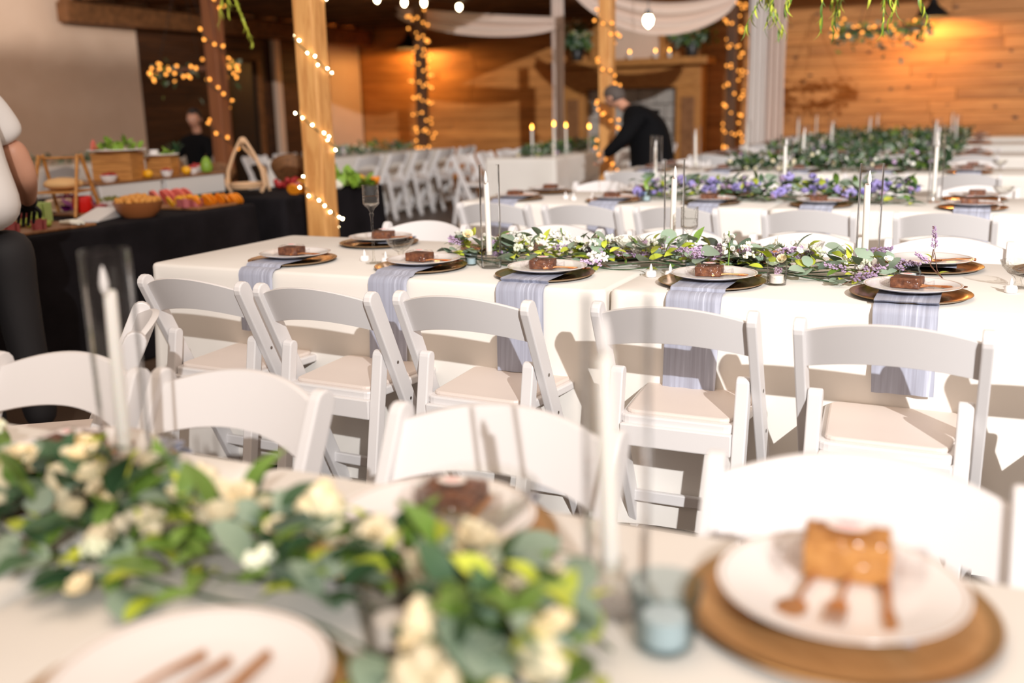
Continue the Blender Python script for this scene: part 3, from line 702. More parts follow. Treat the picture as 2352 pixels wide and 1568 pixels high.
vot_t((-1.3, 8.2, TZ), 0, 'blue votive in the fourth row garland', 'votive holders')

# ------------------------------------------------------------------ garlands
def leaf_mesh(name, L, w, shape, m):
    bm = B(); n = 7; rows = []
    for i in range(n+1):
        u = i/n
        ww = w*(math.sin(PI*min(1, u*.93+.07))**(.55 if shape == 'round' else .9))*(1 if shape == 'round' else (1-.35*u))
        if i == 0: ww = w*.04
        if i == n: ww = w*.05
        z = .10*L*math.sin(u*PI)*(1 if shape == 'round' else 1.4)
        rows.append([bm.verts.new((-ww, u*L, z+.10*ww)), bm.verts.new((0, u*L, z)), bm.verts.new((ww, u*L, z+.10*ww))])
    for a, b in zip(rows, rows[1:]):
        for k in range(2): bm.faces.new((a[k], a[k+1], b[k+1], b[k]))
    o = finish(name, bm, m, smooth=True); me = o.data; D.objects.remove(o); return me
LEAF = {
 'euca': leaf_mesh('eucalyptus_leaf', .046, .019, 'round', 'leaf_euca'),
 'green': leaf_mesh('ruscus_leaf', .056, .011, 'long', 'leaf_green'),
 'lime': leaf_mesh('lime_leaf', .036, .011, 'long', 'leaf_lime'),
 'dark': leaf_mesh('dark_leaf', .050, .013, 'long', 'leaf_dark')}
LNAME = {'euca': 'eucalyptus_leaf', 'green': 'ruscus_leaf', 'lime': 'lime_leaf', 'dark': 'dark_leaf'}
def take(o): me = o.data; D.objects.remove(o); return me
def petals(bm, n, r, h, cup, z=0, rot=0):
    for i in range(n):
        a = rot+2*PI*i/n; ca, sa = math.cos(a), math.sin(a); rows = []
        for (u, ww, zz) in ((0.05, .10, 0), (.45, .42, h*.35), (.8, .5, h*.8), (1.0, .25, h)):
            row = []
            for s in (-1, 0, 1):
                rr = r*u*(1-cup*u); tx = -sa*s*ww*r; ty = ca*s*ww*r; row.append(bm.verts.new((ca*rr+tx, sa*rr+ty, z+zz - abs(s)*.0*h)))
            rows.append(row)
        for p, q in zip(rows, rows[1:]):
            for k in range(2): bm.faces.new((p[k], p[k+1], q[k+1], q[k]))
def blossom(m, r):
    bm = B(); petals(bm, 6, r, r*.75, .15); petals(bm, 5, r*.7, r*1.0, .35, rot=.4); petals(bm, 3, r*.4, r*1.0, .5, rot=.9); return take(finish('blossom', bm, m))
def bud_cluster(m, n, r, spread, seed):
    bm = B(); g = random.Random(seed)
    for i in range(n):
        d = Vector((g.gauss(0, 1), g.gauss(0, 1), abs(g.gauss(0, 1))*.8)).normalized()*spread*g.uniform(.4, 1)
        ell(bm, d, (r*g.uniform(.8, 1.1),)*2+(r*g.uniform(1, 1.4),), 1, Euler((g.uniform(-.6, .6), g.uniform(-.6, .6), 0)))
    return take(finish('buds', bm, m))
def lavender(m, L, seed):
    bm = B(); g = random.Random(seed); pts = [(0, 0, 0), (.004, L*.35, .006), (0, L*.7, .012), (-.004, L, .012)]; tube(bm, pts, .0009, 4, mi=1)
    for i in range(46):
        u = .34+.66*i/46; p = Vector((.0, L*u, .010)); a = g.uniform(0, 6.3); rr = .0075*(1-.6*(i/46))
        ell(bm, p+Vector((math.cos(a)*rr, g.uniform(-.003, .003), math.sin(a)*rr)), (.0022, .0042, .0022), 0, Euler((math.sin(a)*.6, 0, -math.cos(a)*.6)))
    return take(finish('lavender_sprig', bm, [m, 'twig']))
BL = {'cream': [blossom('petal_cream', .017), blossom('petal_cream', .013)], 'white': [blossom('petal_white', .015), blossom('petal_white', .012)], 'blue': [blossom('petal_blue', .016), blossom('petal_lilac', .013)]}
BUD = {'cream': bud_cluster('petal_cream', 9, .0085, .018, 1), 'white': bud_cluster('petal_white', 14, .0052, .017, 2), 'berry': bud_cluster('berry_white', 18, .0042, .016, 3), 'blue': bud_cluster('petal_blue', 14, .007, .024, 4), 'stock': bud_cluster('petal_cream', 7, .012, .020, 6)}
LAV = [lavender('petal_lilac', .085, 1), lavender('petal_lilac', .07, 2)]
def garland(name_lab, path, width, hgt, n, mix, flowers, seed, sc=1.0, grp='table garlands', cat='garland', avoid=(), z=TZ):
    """path: world (x, y) points; leaves, blossoms and sprigs are parts"""
    g = random.Random(seed); t = thing('greenery_garland', (path[0][0], path[0][1], z), label=name_lab, cat=cat, group=grp)
    o0 = Vector((path[0][0], path[0][1], z))
    seg = []; tot = 0
    for a, b in zip(path, path[1:]): l = (Vector(b)-Vector(a)).length; seg.append((tot, l, a, b)); tot += l
    def P(u):
        s = u*tot
        for (t0, l, a, b) in seg:
            if s <= t0+l+1e-6: k = (s-t0)/l; return Vector((a[0]+(b[0]-a[0])*k, a[1]+(b[1]-a[1])*k, 0)), (Vector(b)-Vector(a)).normalized()
    bm = B()
    for k in range(4):
        pts = [];
        for i in range(25):
            p, d = P(i/24); pts.append(p + Vector((0, (k-1.5)*width*.16+.012*math.sin(i*.9+k*2), .010+.010*math.sin(i*1.1+k)+.012*k*.4)) - Vector((o0.x, o0.y, 0)))
        tube(bm, pts, .0022, 5)
    finish('stem', bm, 'leaf_dark', t)
    def spot(lo=0):
        for _ in range(20):
            u = g.random(); p, d = P(u); v = max(-1, min(1, g.gauss(0, .45))); zz = hgt*(1-abs(v)**1.5)*g.uniform(.15+lo, 1)
            q = p + Vector((-d.y, d.x, 0))*v*width/2 - Vector((o0.x, o0.y, 0)); q.z = .008+zz
            if all((Vector((q.x+o0.x, q.y+o0.y))-Vector(a[:2])).length > a[2] for a in avoid): return q, v, d, zz
        return q, v, d, zz
    kinds = [k for k, w in mix.items() for _ in range(w)]
    for i in range(n):
        k = g.choice(kinds); q, v, d, zz = spot(); base = math.atan2(d.y, d.x)-PI/2
        o = link(LNAME[k], LEAF[k], t, q, (g.uniform(-.2, 1.0) if zz > hgt*.4 else g.uniform(-.05, .35), g.uniform(-.5, .5), base + (0 if g.random() < .5 else PI) + (g.gauss(0, .9)) + (-v*1.2)), sc*g.uniform(.7, 1.25))
    for kind, cnt in flowers.items():
        for i in range(cnt):
            q, v, d, zz = spot(.3); rot = (g.uniform(-.9, .3), g.uniform(-.6, .6), g.uniform(0, 6))
            if kind == 'lavender': link('lavender_sprig', g.choice(LAV), t, (q.x, q.y, q.z*.7), (g.uniform(-.05, .25), 0, math.atan2(d.y, d.x)-PI/2+g.choice((0, PI))+g.gauss(0, .5)), sc*g.uniform(.9, 1.2))
            elif kind.startswith('bud_'): link('bud_cluster', BUD[kind[4:]], t, q+Vector((0, 0, .008)), rot, sc*g.uniform(.8, 1.2))
            else: link('blossom', g.choice(BL[kind]), t, q+Vector((0, 0, .012)), rot, sc*g.uniform(.8, 1.2))
    return t
AV2 = [(-1.54, 3.10, .05), (-.31, 3.25, .05), (-.98, 3.43, .05), (-.18, 3.215, .055), (-.845, 3.22, .045), (-.55, 3.065, .05), (-1.635, 3.13, .04), (-.955, 3.085, .045), (-.895, 3.10, .045)]
AV2 += [(x, y, .165) for (x, y) in ((-2.329, 3.012), (-1.777, 3.018), (-1.292, 2.995), (-.740, 3.022), (-.163, 2.992))] + [(x, 3.52, .13) for x in (-1.7, -1.2, -.75, -.139)]
garland('eucalyptus, lime leaf and lavender garland down the second table', [(-1.76, 3.20), (-1.3, 3.24), (-.8, 3.25), (-.3, 3.22), (-.22, 3.20)], .27, .088, 420, {'euca': 5, 'green': 1, 'lime': 6}, {'bud_white': 16, 'bud_berry': 20, 'white': 20, 'lavender': 36, 'cream': 4}, 11, avoid=AV2, sc=1.3)
AV1 = [(-1.16, 1.06, .04), (-.335, .965, .04), (-.255, .905, .075), (-.525, .79, .058), (-.108, 1.045, .165), (-.640, .615, .165), (-.615, 1.04, .12), (-1.26, 1.03, .12)]
garland('cream stock and eucalyptus garland blurred across the closest table', [(-1.72, 1.0), (-1.3, .92), (-.9, .87), (-.6, .86), (-.40, .82), (-.30, .77)], .31, .085, 680, {'euca': 2, 'green': 4, 'dark': 4, 'lime': 2}, {'cream': 84, 'bud_stock': 26, 'bud_cream': 12, 'bud_berry': 6}, 21, avoid=AV1, sc=1.25)
garland('garland of blue-violet blossoms and pale leaves in the third row', [(-1.85, 5.72), (-1.2, 5.74), (-.32, 5.75)], .28, .11, 330, {'euca': 4, 'green': 4, 'lime': 3, 'dark': 3}, {'blue': 60, 'bud_blue': 24, 'bud_berry': 10}, 31, sc=1.55, avoid=[(-.23, 5.81, .06), (-1.05, 6.0, .06), (-1.8, 5.9, .06), (-1.3, 5.55, .05), (-.04, 5.5, .17), (-.77, 5.5, .15), (-1.36, 5.5, .15), (-1.93, 5.5, .15)])
def far_garland(lab, x0, x1, y, z, seed, n=800, wid=.32, hgt=.13, along='x', grp='table garlands'):
    g = random.Random(seed); t = thing('greenery_garland', (x0 if along == 'x' else y, y if along == 'x' else x0, z), label=lab, cat='garland', group=grp)
    for (nm, ms, cnt, r) in (('foliage', ['leaf_green', 'leaf_euca', 'leaf_dark', 'leaf_dark'], n, .06), ('flowers', ['petal_lilac', 'petal_white', 'petal_cream'], n//12, .02)):
        bm = B()
        for i in range(cnt):
            u = g.uniform(0, x1-x0); v = g.gauss(0, .4); zz = .012+hgt*max(0, 1-abs(v))*g.random(); p = Vector((u, v*wid/2, zz)) if along == 'x' else Vector((v*wid/2, u, zz))
            if nm == 'flowers': ell(bm, p, r, 1, mi=g.randrange(len(ms))); continue
            e = Euler((g.uniform(-.3, 1.2), g.uniform(-.8, .8), g.uniform(0, 6.3))).to_matrix(); mi = g.randrange(len(ms)); L = r*g.uniform(.8, 1.5)
            vs = [bm.verts.new(p+e @ Vector(q)) for q in ((0, 0, 0), (L*.32, L*.5, .004), (0, L, 0), (-L*.32, L*.5, .004))]
            f = bm.faces.new(vs); f.material_index = mi
        tag(finish(nm, bm, ms, t, smooth=False), kind='stuff')
    return t
far_garland('green and lilac garland in the fourth dining row', -1.9, -.25, ROWY[3]+.43, TZ, 41)
far_garland('deep green garland in the fifth dining row', -2.1, -.2, ROWY[4]+.43, TZ, 42)
far_garland('deep green garland in the sixth dining row', -2.1, -.2, ROWY[5]+.43, TZ, 43)
far_garland('most distant green garland before the board wall', -2.1, -.2, ROWY[6]+.43, TZ, 44)
far_garland('garland on the candlelit end-on table', 10.1, 12.8, -4.58, TZ, 45, along='y')
far_garland('thin garland on the table before the wooden wall', 9.9, 12.2, -7.28, TZ, 46, along='y', n=300)
far_garland('garland on the pale table behind the buffet', 5.9, 9.6, -9.6, TZ, 47, along='y', n=300)
# white peony and lone stems
def peony():
    t = thing('white_peony', (-1.10, 3.26, TZ+.062), label='large white peony standing in the garland left of the stemmed glass', cat='flower')
    bm = B()
    for k, (n, r, h, c) in enumerate(((8, .046, .030, .05), (7, .040, .040, .15), (6, .030, .046, .3), (5, .020, .046, .5))): petals(bm, n, r, h, c, rot=k*.5)
    finish('petal_head', bm, 'petal_white', t)
    bm = B(); tube(bm, [(0, 0, .004), (0, 0, -.05)], .004, 6); finish('stem', bm, 'leaf_green', t)
peony()
def hyacinth(x, y, z, lab):
    t = thing('white_flower_spike', (x, y, z), label=lab, cat='flower', group='white flower spikes'); g = random.Random(3)
    bm = B(); tube(bm, [(0, 0, -.04), (.004, 0, .03), (0, 0, .09)], .0025, 5); finish('stem', bm, 'leaf_green', t)
    for i in range(16):
        a = i*2.4; u = i/16; r = .022*(1-.6*u); link('blossom', BL['white'][i % 2], t, (math.cos(a)*r, math.sin(a)*r, .01+.075*u), (math.sin(a)*-.9, math.cos(a)*.9, a), .8)
hyacinth(-.735, 3.215, TZ+.05, 'white hyacinth-like spike right of the teal jar'); hyacinth(-1.345, 3.27, TZ+.035, 'white flower spike above the third front plate')
t = thing('lavender_stem', (-.115, 3.19, TZ+.003), label='lone lavender stem with two leaves leaning over the squat blue jar', cat='flower')
bm = B(); tube(bm, [(.075, -.02, .0), (.03, .01, .015), (-.01, .03, .05), (-.005, .04, .10)], .0018, 5); tube(bm, [(.03, .01, .015), (.01, .02, .04), (.0, .03, .09)], .0012, 5); finish('stem', bm, 'twig', t)
link('lavender_spike', LAV[0], t, (-.004, .038, .075), (1.35, 0, .35), 1.1); link('lavender_spike', LAV[1], t, (.0, .02, .045), (.5, 0, 1.3), 1.0); link('lavender_spike', LAV[1], t, (-.06, -.01, .03), (.2, 0, 1.2), 1.0)
link('lime_leaf', LEAF['lime'], t, (-.005, .034, .07), (.5, 0, 1.4), .9); link('lime_leaf', LEAF['lime'], t, (.01, .02, .025), (.2, 0, -1.2), 1.1)

# ------------------------------------------------------------------ buffet
cloth(-4.86, -4.05, .6, 4.93, 'black floor-length cloth of the long food buffet', 'black_cloth', seed=51, grp='black tablecloths', amp=.022, step=.04)
cloth(-5.95, -4.94, 3.0, 5.95, 'black cloth of the deeper buffet table carrying the risers', 'black_cloth', seed=53, grp='black tablecloths', amp=.008, step=.04)
cloth(-4.86, -4.12, 5.28, 6.50, 'black cloth of the second food table beyond the pale post', 'black_cloth', seed=52, grp='black tablecloths', amp=.022, step=.04)
BZ = .7512
mat('red_gloss', (.62, .012, .008), .3); mat('orange_fruit', (.80, .25, .01), .45); mat('yellow_fruit', (.85, .42, .01), .45)
mat('salami', (.42, .10, .10), .5); mat('grape_green', (.36, .45, .06), .35); mat('grape_red', (.14, .018, .03), .35); mat('cabbage', (.28, .02, .22), .4)
mat('bread', (.70, .42, .18), .7); mat('cheese', (.78, .55, .36), .6); mat('white_box', (.72, .69, .66), .5); mat('melon', (.72, .16, .12), .5); mat('lettuce', (.20, .34, .03), .5)
mat('olive', (.16, .16, .03), .4); mat('cracker', (.62, .27, .05), .7); mat('berry_red', (.40, .02, .02), .4); mat('celery', (.45, .60, .20), .5); mat('cauli', (.80, .77, .66), .7)
ramp_mat('crate_wood', [(.3, (.38, .15, .032)), (.6, (.54, .24, .058))], scale=(2, 2, 12), nscale=4, rough=.55, rnd=True)
ramp_mat('board_wood', [(.3, (.20, .08, .025)), (.7, (.32, .14, .05))], scale=(3, 12, 3), nscale=4, rough=.5, rnd=True)
ramp_mat('wicker', [(.3, (.10, .04, .012)), (.7, (.26, .11, .035))], scale=(1, 1, 1), nscale=60, rough=.7, bump=.6, rnd=True)
mat('bowl_wood', (.30, .10, .03), .45)
mat('rattan_pale', (.66, .42, .24), .6)
def T(name, loc, lab, cat, grp=None, rz=0): return thing(name, loc, rz, label=lab, cat=cat, group=grp)
# A-frame wooden stand with loaf
t = T('ladder_stand', (-4.72, 4.08, BZ), 'wooden A-frame stand with a round loaf on its shelf', 'stand', rz=.40); t.scale = (.68, .68, .68)
hx = .26
for s in (-1, 1):
    for q in (-1, 1):
        bm = B(); a = Vector((s*hx*.72, q*.24, 0)); b = Vector((s*hx*.62, q*.03, .50)); mid = (a+b)/2; dv = b-a
        box(bm, mid, (.028, .022, dv.length), rot=dv.to_track_quat('Z', 'X').to_euler(), bev=.003); finish('leg', bm, 'crate_wood', t, smooth=False)
bm = B(); tube(bm, [(-.17, 0, .475), (.17, 0, .475)], .009, 8); finish('rail', bm, 'crate_wood', t)
bm = B(); box(bm, (0, 0, .20), (.34, .30, .016), bev=.003); finish('shelf', bm, 'crate_wood', t, smooth=False)
t = T('bread_loaf', (-4.72, 4.08, BZ+.1425), 'round pale loaf on the wooden A-frame stand', 'bread', rz=.4); t.scale = (.74, .74, .80)
bm = B(); ell(bm, (0, 0, .045), (.15, .12, .045), 3)
for v in bm.verts: v.co += v.co.normalized()*.006*noise.noise(v.co*14); v.co.z = max(0, v.co.z)
finish('crust', bm, 'bread', t)
# tiered risers and crates
def riser(x0, x1, y0, y1, h, lab):
    t = T('display_riser', ((x0+x1)/2, (y0+y1)/2, BZ), lab, 'riser', 'white buffet risers')
    bm = B(); box(bm, (0, 0, h/2-.006), (x1-x0, y1-y0, h-.012), bev=.004); finish('body', bm, 'white_box', t, smooth=False)
    bm = B(); box(bm, (0, 0, h-.006), (x1-x0+.02, y1-y0+.02, .012), bev=.003); finish('wooden_top', bm, 'board_wood', t, smooth=False)
riser(-5.30, -4.945, 4.55, 5.06, .14, 'white riser with a wooden top under the big crate'); riser(-5.30, -4.945, 5.12, 5.68, .14, 'white riser with a wooden top under the smaller crate')
def crate(x, y, z, w, d, h, rz, lab):
    t = T('wooden_crate', (x, y, z), lab, 'crate', 'wooden crates on the buffet', rz=rz)
    for s in (-1, 1):
        for k in range(3): bm = B(); box(bm, (0, s*(d/2-.006), h*(k+.5)/3), (w, .012, h/3-.002), bev=.002); finish('slat', bm, 'crate_wood', t, smooth=False)
        bm = B(); box(bm, (s*(w/2-.006), 0, h/2), (.012, d-.024, h), bev=.002); finish('end_panel', bm, 'crate_wood', t, smooth=False)
    bm = B(); box(bm, (0, 0, h+.004), (w+.01, d+.01, .01), bev=.002); finish('lid', bm, 'crate_wood', t, smooth=False)
RZ = BZ+.1405
crate(-5.10, 4.86, RZ, .26, .20, .165, .35, 'large wooden crate carrying the white platter of lettuce')
crate(-5.09, 5.24, RZ, .17, .15, .115, .35, 'smaller wooden crate carrying the white dish of dips')
def platter(x, y, z, r, lab):
    bm = B(); lathe(bm, [(0, 0), (r*.6, 0), (r, .018), (r*.99, .022), (r*.6, .006), (0, .006)], 32); o = finish('platter', bm, 'china', loc=(x, y, z)); tag(o, lab, 'platter', 'white platters')
platter(-5.10, 4.86, RZ+.1745, .185, 'white platter on the large wooden crate'); platter(-5.09, 5.24, RZ+.1245, .115, 'white dish on the smaller wooden crate')
def pile(name, x, y, z, lab, cat, m, n, rad, spread, seed, h=.5, shape=(1, 1, 1), flat=False, grp=None, pname='piece', sub=1):
    g = random.Random(seed); t = T(name, (x, y, z), lab, cat, grp); bm = B(); ell(bm, (0, 0, 0), rad, sub)
    for v in bm.verts: v.co = Vector((v.co.x*shape[0], v.co.y*shape[1], v.co.z*shape[2]))
    me = take(finish(pname, bm, m))
    for i in range(n):
        a = g.uniform(0, 6.3); r = spread*math.sqrt(g.random()); zz = rad*shape[2]+h*spread*max(0, 1-r/spread)*g.random()
        link(pname, me, t, (math.cos(a)*r, math.sin(a)*r*.8, zz), (0, 0, g.uniform(0, 6)) if flat else (g.uniform(-.6, .6), g.uniform(-.6, .6), g.uniform(0, 6)))
    return t
def leafy(x, y, z, lab, m, n, spread, seed, L=.06, h=.08, cat='salad', name='lettuce'):
    g = random.Random(seed); t = T(name, (x, y, z), lab, cat); me = leaf_mesh('leaf', L, L*.33, 'round', m)
    for i in range(n):
        a = g.uniform(0, 6.3); r = spread*math.sqrt(g.random()); link('leaf', me, t, (math.cos(a)*r, math.sin(a)*r, .004+h*g.random()*(1-r/spread)), (g.uniform(.1, 1.3), g.uniform(-.5, .5), g.uniform(0, 6)))
leafy(-5.10, 4.88, RZ+.182, 'frilly green lettuce heaped on the crate platter', 'lettuce', 46, .14, 3)
t = T('red_pepper_slice', (-5.22, 4.79, RZ+.185), 'upright red pepper slice at the left of the lettuce', 'vegetable')
bm = B(); prism(bm, [(-.03, 0), (.035, 0), (.02, .03), (-.005, .075), (-.022, .05)], 'x', -.008, .008, .003); finish('slice', bm, 'melon', t)
leafy(-5.07, 5.26, RZ+.131, 'green garnish on the smaller crate dish', 'lettuce', 14, .05, 4, L=.04, h=.04)
t = T('dip_pot', (-5.11, 5.19, RZ+.131), 'little white dip pot on the smaller crate dish', 'bowl'); bm = B(); lathe(bm, [(0, 0), (.025, 0), (.032, .045), (.029, .045), (.024, .006), (0, .006)], 20); finish('pot', bm, 'china', t)
def bowl(x, y, z, r, h, m, lab, fill, fm, seed, grp='small white bowls', frad=.011, n=26, name='bowl'):
    t = T(name, (x, y, z), lab, 'bowl', grp); bm = B(); lathe(bm, [(0, 0), (r*.6, 0), (r*.85, h*.4), (r, h), (r*.94, h), (r*.8, h*.45), (r*.5, .008), (0, .008)], 28); finish('shell', bm, m, t)
    g = random.Random(seed); bm = B(); ell(bm, (0, 0, 0), frad, 1); me = take(finish(fill, bm, fm))
    for i in range(n): a = g.uniform(0, 6.3); q = r*.78*math.sqrt(g.random()); link(fill, me, t, (math.cos(a)*q, math.sin(a)*q, h*.8+frad*.8*g.random()+(r-q)*.25), (g.random(), g.random(), g.random()*6), (1, 1.2, .8))
bowl(-5.005, 4.68, RZ, .055, .042, 'china', 'white bowl of red jam before the large crate', 'berry', 'berry_red', 1)
bowl(-4.99, 5.165, RZ, .042, .042, 'china', 'white ramekin of berries before the smaller crate', 'berry', 'berry_red', 2)
bowl(-5.0, 5.42, RZ, .05, .042, 'china', 'white ramekin of berries beside the pear', 'berry', 'berry_red', 3)
bowl(-5.15, 5.62, RZ, .06, .042, 'china', 'white bowl of red relish near the teardrop hanger', 'berry', 'berry_red', 4)
bowl(-4.66, 4.36, BZ+.017, .10, .045, 'china', 'shallow white bowl of green olives behind the slanted white box', 'olive', 'olive', 5, n=50)
bowl(-4.22, 4.13, BZ, .135, .085, 'bowl_wood', 'round wooden bowl heaped with crackers', 'cracker', 'cracker', 6, grp='wooden bowls', frad=.022, n=60)
for i, (x, y) in enumerate([(-4.985, 4.99), (-4.985, 5.345)]):
    t = T('lemon', (x, y, RZ), ['yellow lemon between the two wooden crates', 'yellow lemon by the berry ramekin'][i], 'fruit', 'lemons'); bm = B(); ell(bm, (0, 0, .03), (.036, .03, .03), 2); finish('rind', bm, 'yellow_fruit', t); bm = B(); ell(bm, (.036, 0, .03), .007, 1); finish('nub', bm, 'yellow_fruit', t)
# pineapple-like leafy crown and pear
t = T('pineapple', (-5.40, 5.70, BZ), 'dark pineapple with grey-green crown behind the crates', 'fruit'); bm = B(); ell(bm, (0, 0, .12), (.06, .06, .12), 3); 
for v in bm.verts: v.co += Vector((v.co.x, v.co.y, 0)).normalized()*.005*math.sin(v.co.z*120)*math.sin(math.atan2(v.co.y, v.co.x)*9)
finish('body', bm, 'wicker', t)
me = leaf_mesh('crown_leaf', .15, .014, 'long', 'leaf_dark')
for i in range(22): link('crown_leaf', me, t, (0, 0, .23), (.5+.6*(i % 3)/3+.3, 0, i*.9), .9)
t = T('green_pear', (-4.995, 5.56, RZ), 'tall green pear beside the berry ramekin', 'fruit'); bm = B(); lathe(bm, [(0, 0), (.035, .008), (.045, .035), (.035, .075), (.018, .105), (0, .115)], 20); finish('body', bm, 'lettuce', t); bm = B(); tube(bm, [(0, 0, .112), (.004, 0, .13)], .002, 5); finish('stem', bm, 'twig', t)
# front items
t = T('slanted_box', (-4.34, 3.95, BZ), 'white wedge-shaped box lying before the wooden bowl', 'box', rz=.35)
bm = B(); prism(bm, [(-.13, 0), (.13, 0), (.13, .055), (-.13, .010)], 'x', -.07, .07, .003); finish('body', bm, 'white_box', t, smooth=False)
def board(x, y, w, d, rz, lab): bm = B(); box(bm, (0, 0, .0075), (w, d, .015), bev=.005); tag(finish('serving_board', bm, 'board_wood', smooth=False, loc=(x, y, BZ), rot=(0, 0, rz)), lab, 'board', 'wooden serving boards')
board(-4.35, 3.42, .48, .62, .0, 'dark wooden board of grapes and salami at the front'); board(-4.65, 4.22, .30, .36, .1, 'dark wooden board under the olive bowl'); board(-4.30, 4.66, .36, .34, .0, 'wooden board under the orange slices'); board(-4.6, 4.72, .22, .34, .0, 'wooden board under the watermelon wedges')
SB = BZ+.0155
pile('green_grapes', -4.30, 3.50, SB, 'bunch of green grapes at the front of the buffet', 'fruit', 'grape_green', 64, .013, .10, 11, h=.5, pname='grape')
pile('red_grapes', -5.08, 4.40, BZ, 'heaped bunch of dark red grapes beside the cheese block', 'fruit', 'grape_red', 95, .016, .11, 12, h=1.1, pname='grape')
t = T('cheese_block', (-4.98, 4.26, BZ), 'pale speckled cheese block before the red grapes', 'cheese', rz=.3); bm = B(); box(bm, (0, 0, .035), (.13, .09, .07), bev=.006); finish('block', bm, 'cheese', t, smooth=False)
def rolled(x, y, lab, seed, m='salami', k=7, R=.035):
    g = random.Random(seed); t = T('salami_rose', (x, y, SB), lab, 'meat', 'salami roses')
    for j in range(k):
        bm = B(); n = 10; a0 = j*2.1; rr = R*(1-.12*j)
        for i in range(n): pass
        v0 = [bm.verts.new((math.cos(a0+i*.3)*rr, math.sin(a0+i*.3)*rr, 0)) for i in range(n)]; v1 = [bm.verts.new((math.cos(a0+i*.3)*rr*1.15, math.sin(a0+i*.3)*rr*1.15, R*1.3+.004*math.sin(i*2))) for i in range(n)]
        for i in range(n-1): bm.faces.new((v0[i], v0[i+1], v1[i+1], v1[i]))
        finish('slice', bm, m, t)
    bm = B(); lathe(bm, [(0, 0), (R*.8, 0), (R*.5, R*.9), (0, R)], 12); finish('core', bm, m, t)
for i, (x, y) in enumerate([(-4.20, 3.30), (-4.16, 3.42), (-4.52, 3.63), (-4.47, 3.55), (-4.50, 4.12), (-4.22, 4.50), (-4.28, 4.53), (-4.2, 4.56)]):
    rolled(x, y, f'rolled pink salami cup, {ORD[i]} from the front of the buffet', i)
t = T('cherry_pepper_bowl', (-4.64, 4.13, SB), 'glossy scalloped red pepper cup', 'vegetable')
bm = B(); lathe(bm, [(0, 0), (.04, 0), (.055, .03), (.052, .085), (.045, .09), (.04, .08), (.04, .02), (0, .02)], 36)
for v in bm.verts: a = math.atan2(v.co.y, v.co.x); v.co.xy *= 1+.06*math.cos(a*5)
finish('cup', bm, 'red_gloss', t)
leafy(-4.83, 4.30, BZ, 'purple cabbage leaves behind the red pepper cup', 'cabbage', 18, .10, 7, L=.09, h=.05, cat='vegetable', name='purple_cabbage')
t = T('celery_pot', (-4.46, 3.68, SB), 'short green celery sticks standing in a bundle', 'vegetable'); g = random.Random(5)
for i in range(12): bm = B(); box(bm, (0, 0, .05), (.018, .014, .10), bev=.003); finish('stick', bm, 'celery', t, smooth=False, loc=(g.uniform(-.05, .05), g.uniform(-.04, .04), 0), rot=(0, 0, g.uniform(0, 3)))
pile('cheese_cubes', -4.50, 3.32, SB, 'orange cheese cubes beside the black gloved hand', 'cheese', 'orange_fruit', 34, .016, .10, 14, h=.7, pname='cube', sub=1)
pile('carrot_sticks', -4.30, 3.18, SB, 'orange carrot sticks under the server', 'vegetable', 'orange_fruit', 24, .012, .08, 15, h=.8, shape=(1, 4, 1), pname='stick')
t = T('sausage_links', (-4.16, 3.60, SB), 'two pale peeled sticks lying by the green grapes', 'food')
for k in range(2): bm = B(); tube(bm, [(-.06, k*.03, .012), (0, k*.03+.008, .014), (.07, k*.03, .010)], [.009, .012, .008], 8); finish('stick', bm, 'cauli', t)
g = random.Random(8)
def slices(x, y, z, lab, n, r, m, seed, wid=.12, grp='sliced fruit', tilt=.5, name='orange_slices'):
    g = random.Random(seed); t = T(name, (x, y, z), lab, 'fruit', grp); bm = B(); lathe(bm, [(0, -.004), (r, -.004), (r*1.03, 0), (r, .004), (0, .004)], 16); me = take(finish('slice', bm, m))
    for i in range(n): link('slice', me, t, (-wid+2*wid*(i/(n-1)) if n > 1 else 0, g.uniform(-.03, .03), r*.75), (PI/2-tilt, g.uniform(-.3, .3), PI/2+g.uniform(-.4, .4)))
    t.rotation_euler.z = PI/2-.2
slices(-4.20, 4.66, SB, 'row of round orange slices at the buffet edge', 9, .038, 'orange_fruit', 1); slices(-4.30, 4.62, SB, 'second row of yellow-orange fruit slices', 9, .036, 'yellow_fruit', 2)
slices(-4.58, 4.74, SB, 'fanned pink watermelon wedges on the board', 8, .05, 'melon', 3, wid=.11, name='watermelon_slices'); slices(-4.55, 4.84, SB, 'small pile of orange slices on the watermelon', 4, .035, 'orange_fruit', 4, wid=.04)
slices(-4.22, 5.62, BZ, 'orange slices at the near edge of the second food table', 6, .042, 'orange_fruit', 5, wid=.08); slices(-4.18, 4.86, BZ, 'orange slices at the end of the long buffet', 5, .04, 'orange_fruit', 6, wid=.05)
leafy(-4.35, 4.85, BZ, 'dark green herbs at the end of the long buffet', 'leaf_green', 26, .09, 8, L=.05, h=.04, cat='herbs', name='herbs')
leafy(-4.45, 4.80, BZ, 'loose green sprigs beside the watermelon', 'lettuce', 14, .06, 9, L=.04, h=.04, cat='herbs', name='herbs')
pile('radish_heap', -4.30, 5.75, BZ, 'heap of pink radishes by the pale post', 'vegetable', 'salami', 14, .028, .09, 17, h=.5, pname='radish', sub=2)
pile('pepper_heap', -4.40, 5.95, BZ, 'yellow peppers left of the pale post', 'vegetable', 'yellow_fruit', 8, .035, .09, 18, h=.4, pname='pepper', sub=2)
leafy(-4.25, 6.1, BZ, 'bright green leaves right of the pale post', 'lettuce', 70, .24, 19, L=.10, h=.14)
pile('cauliflower', -4.2, 5.92, BZ, 'white cauliflower florets right of the pale post', 'vegetable', 'cauli', 26, .028, .08, 20, h=.6, pname='floret', sub=1)
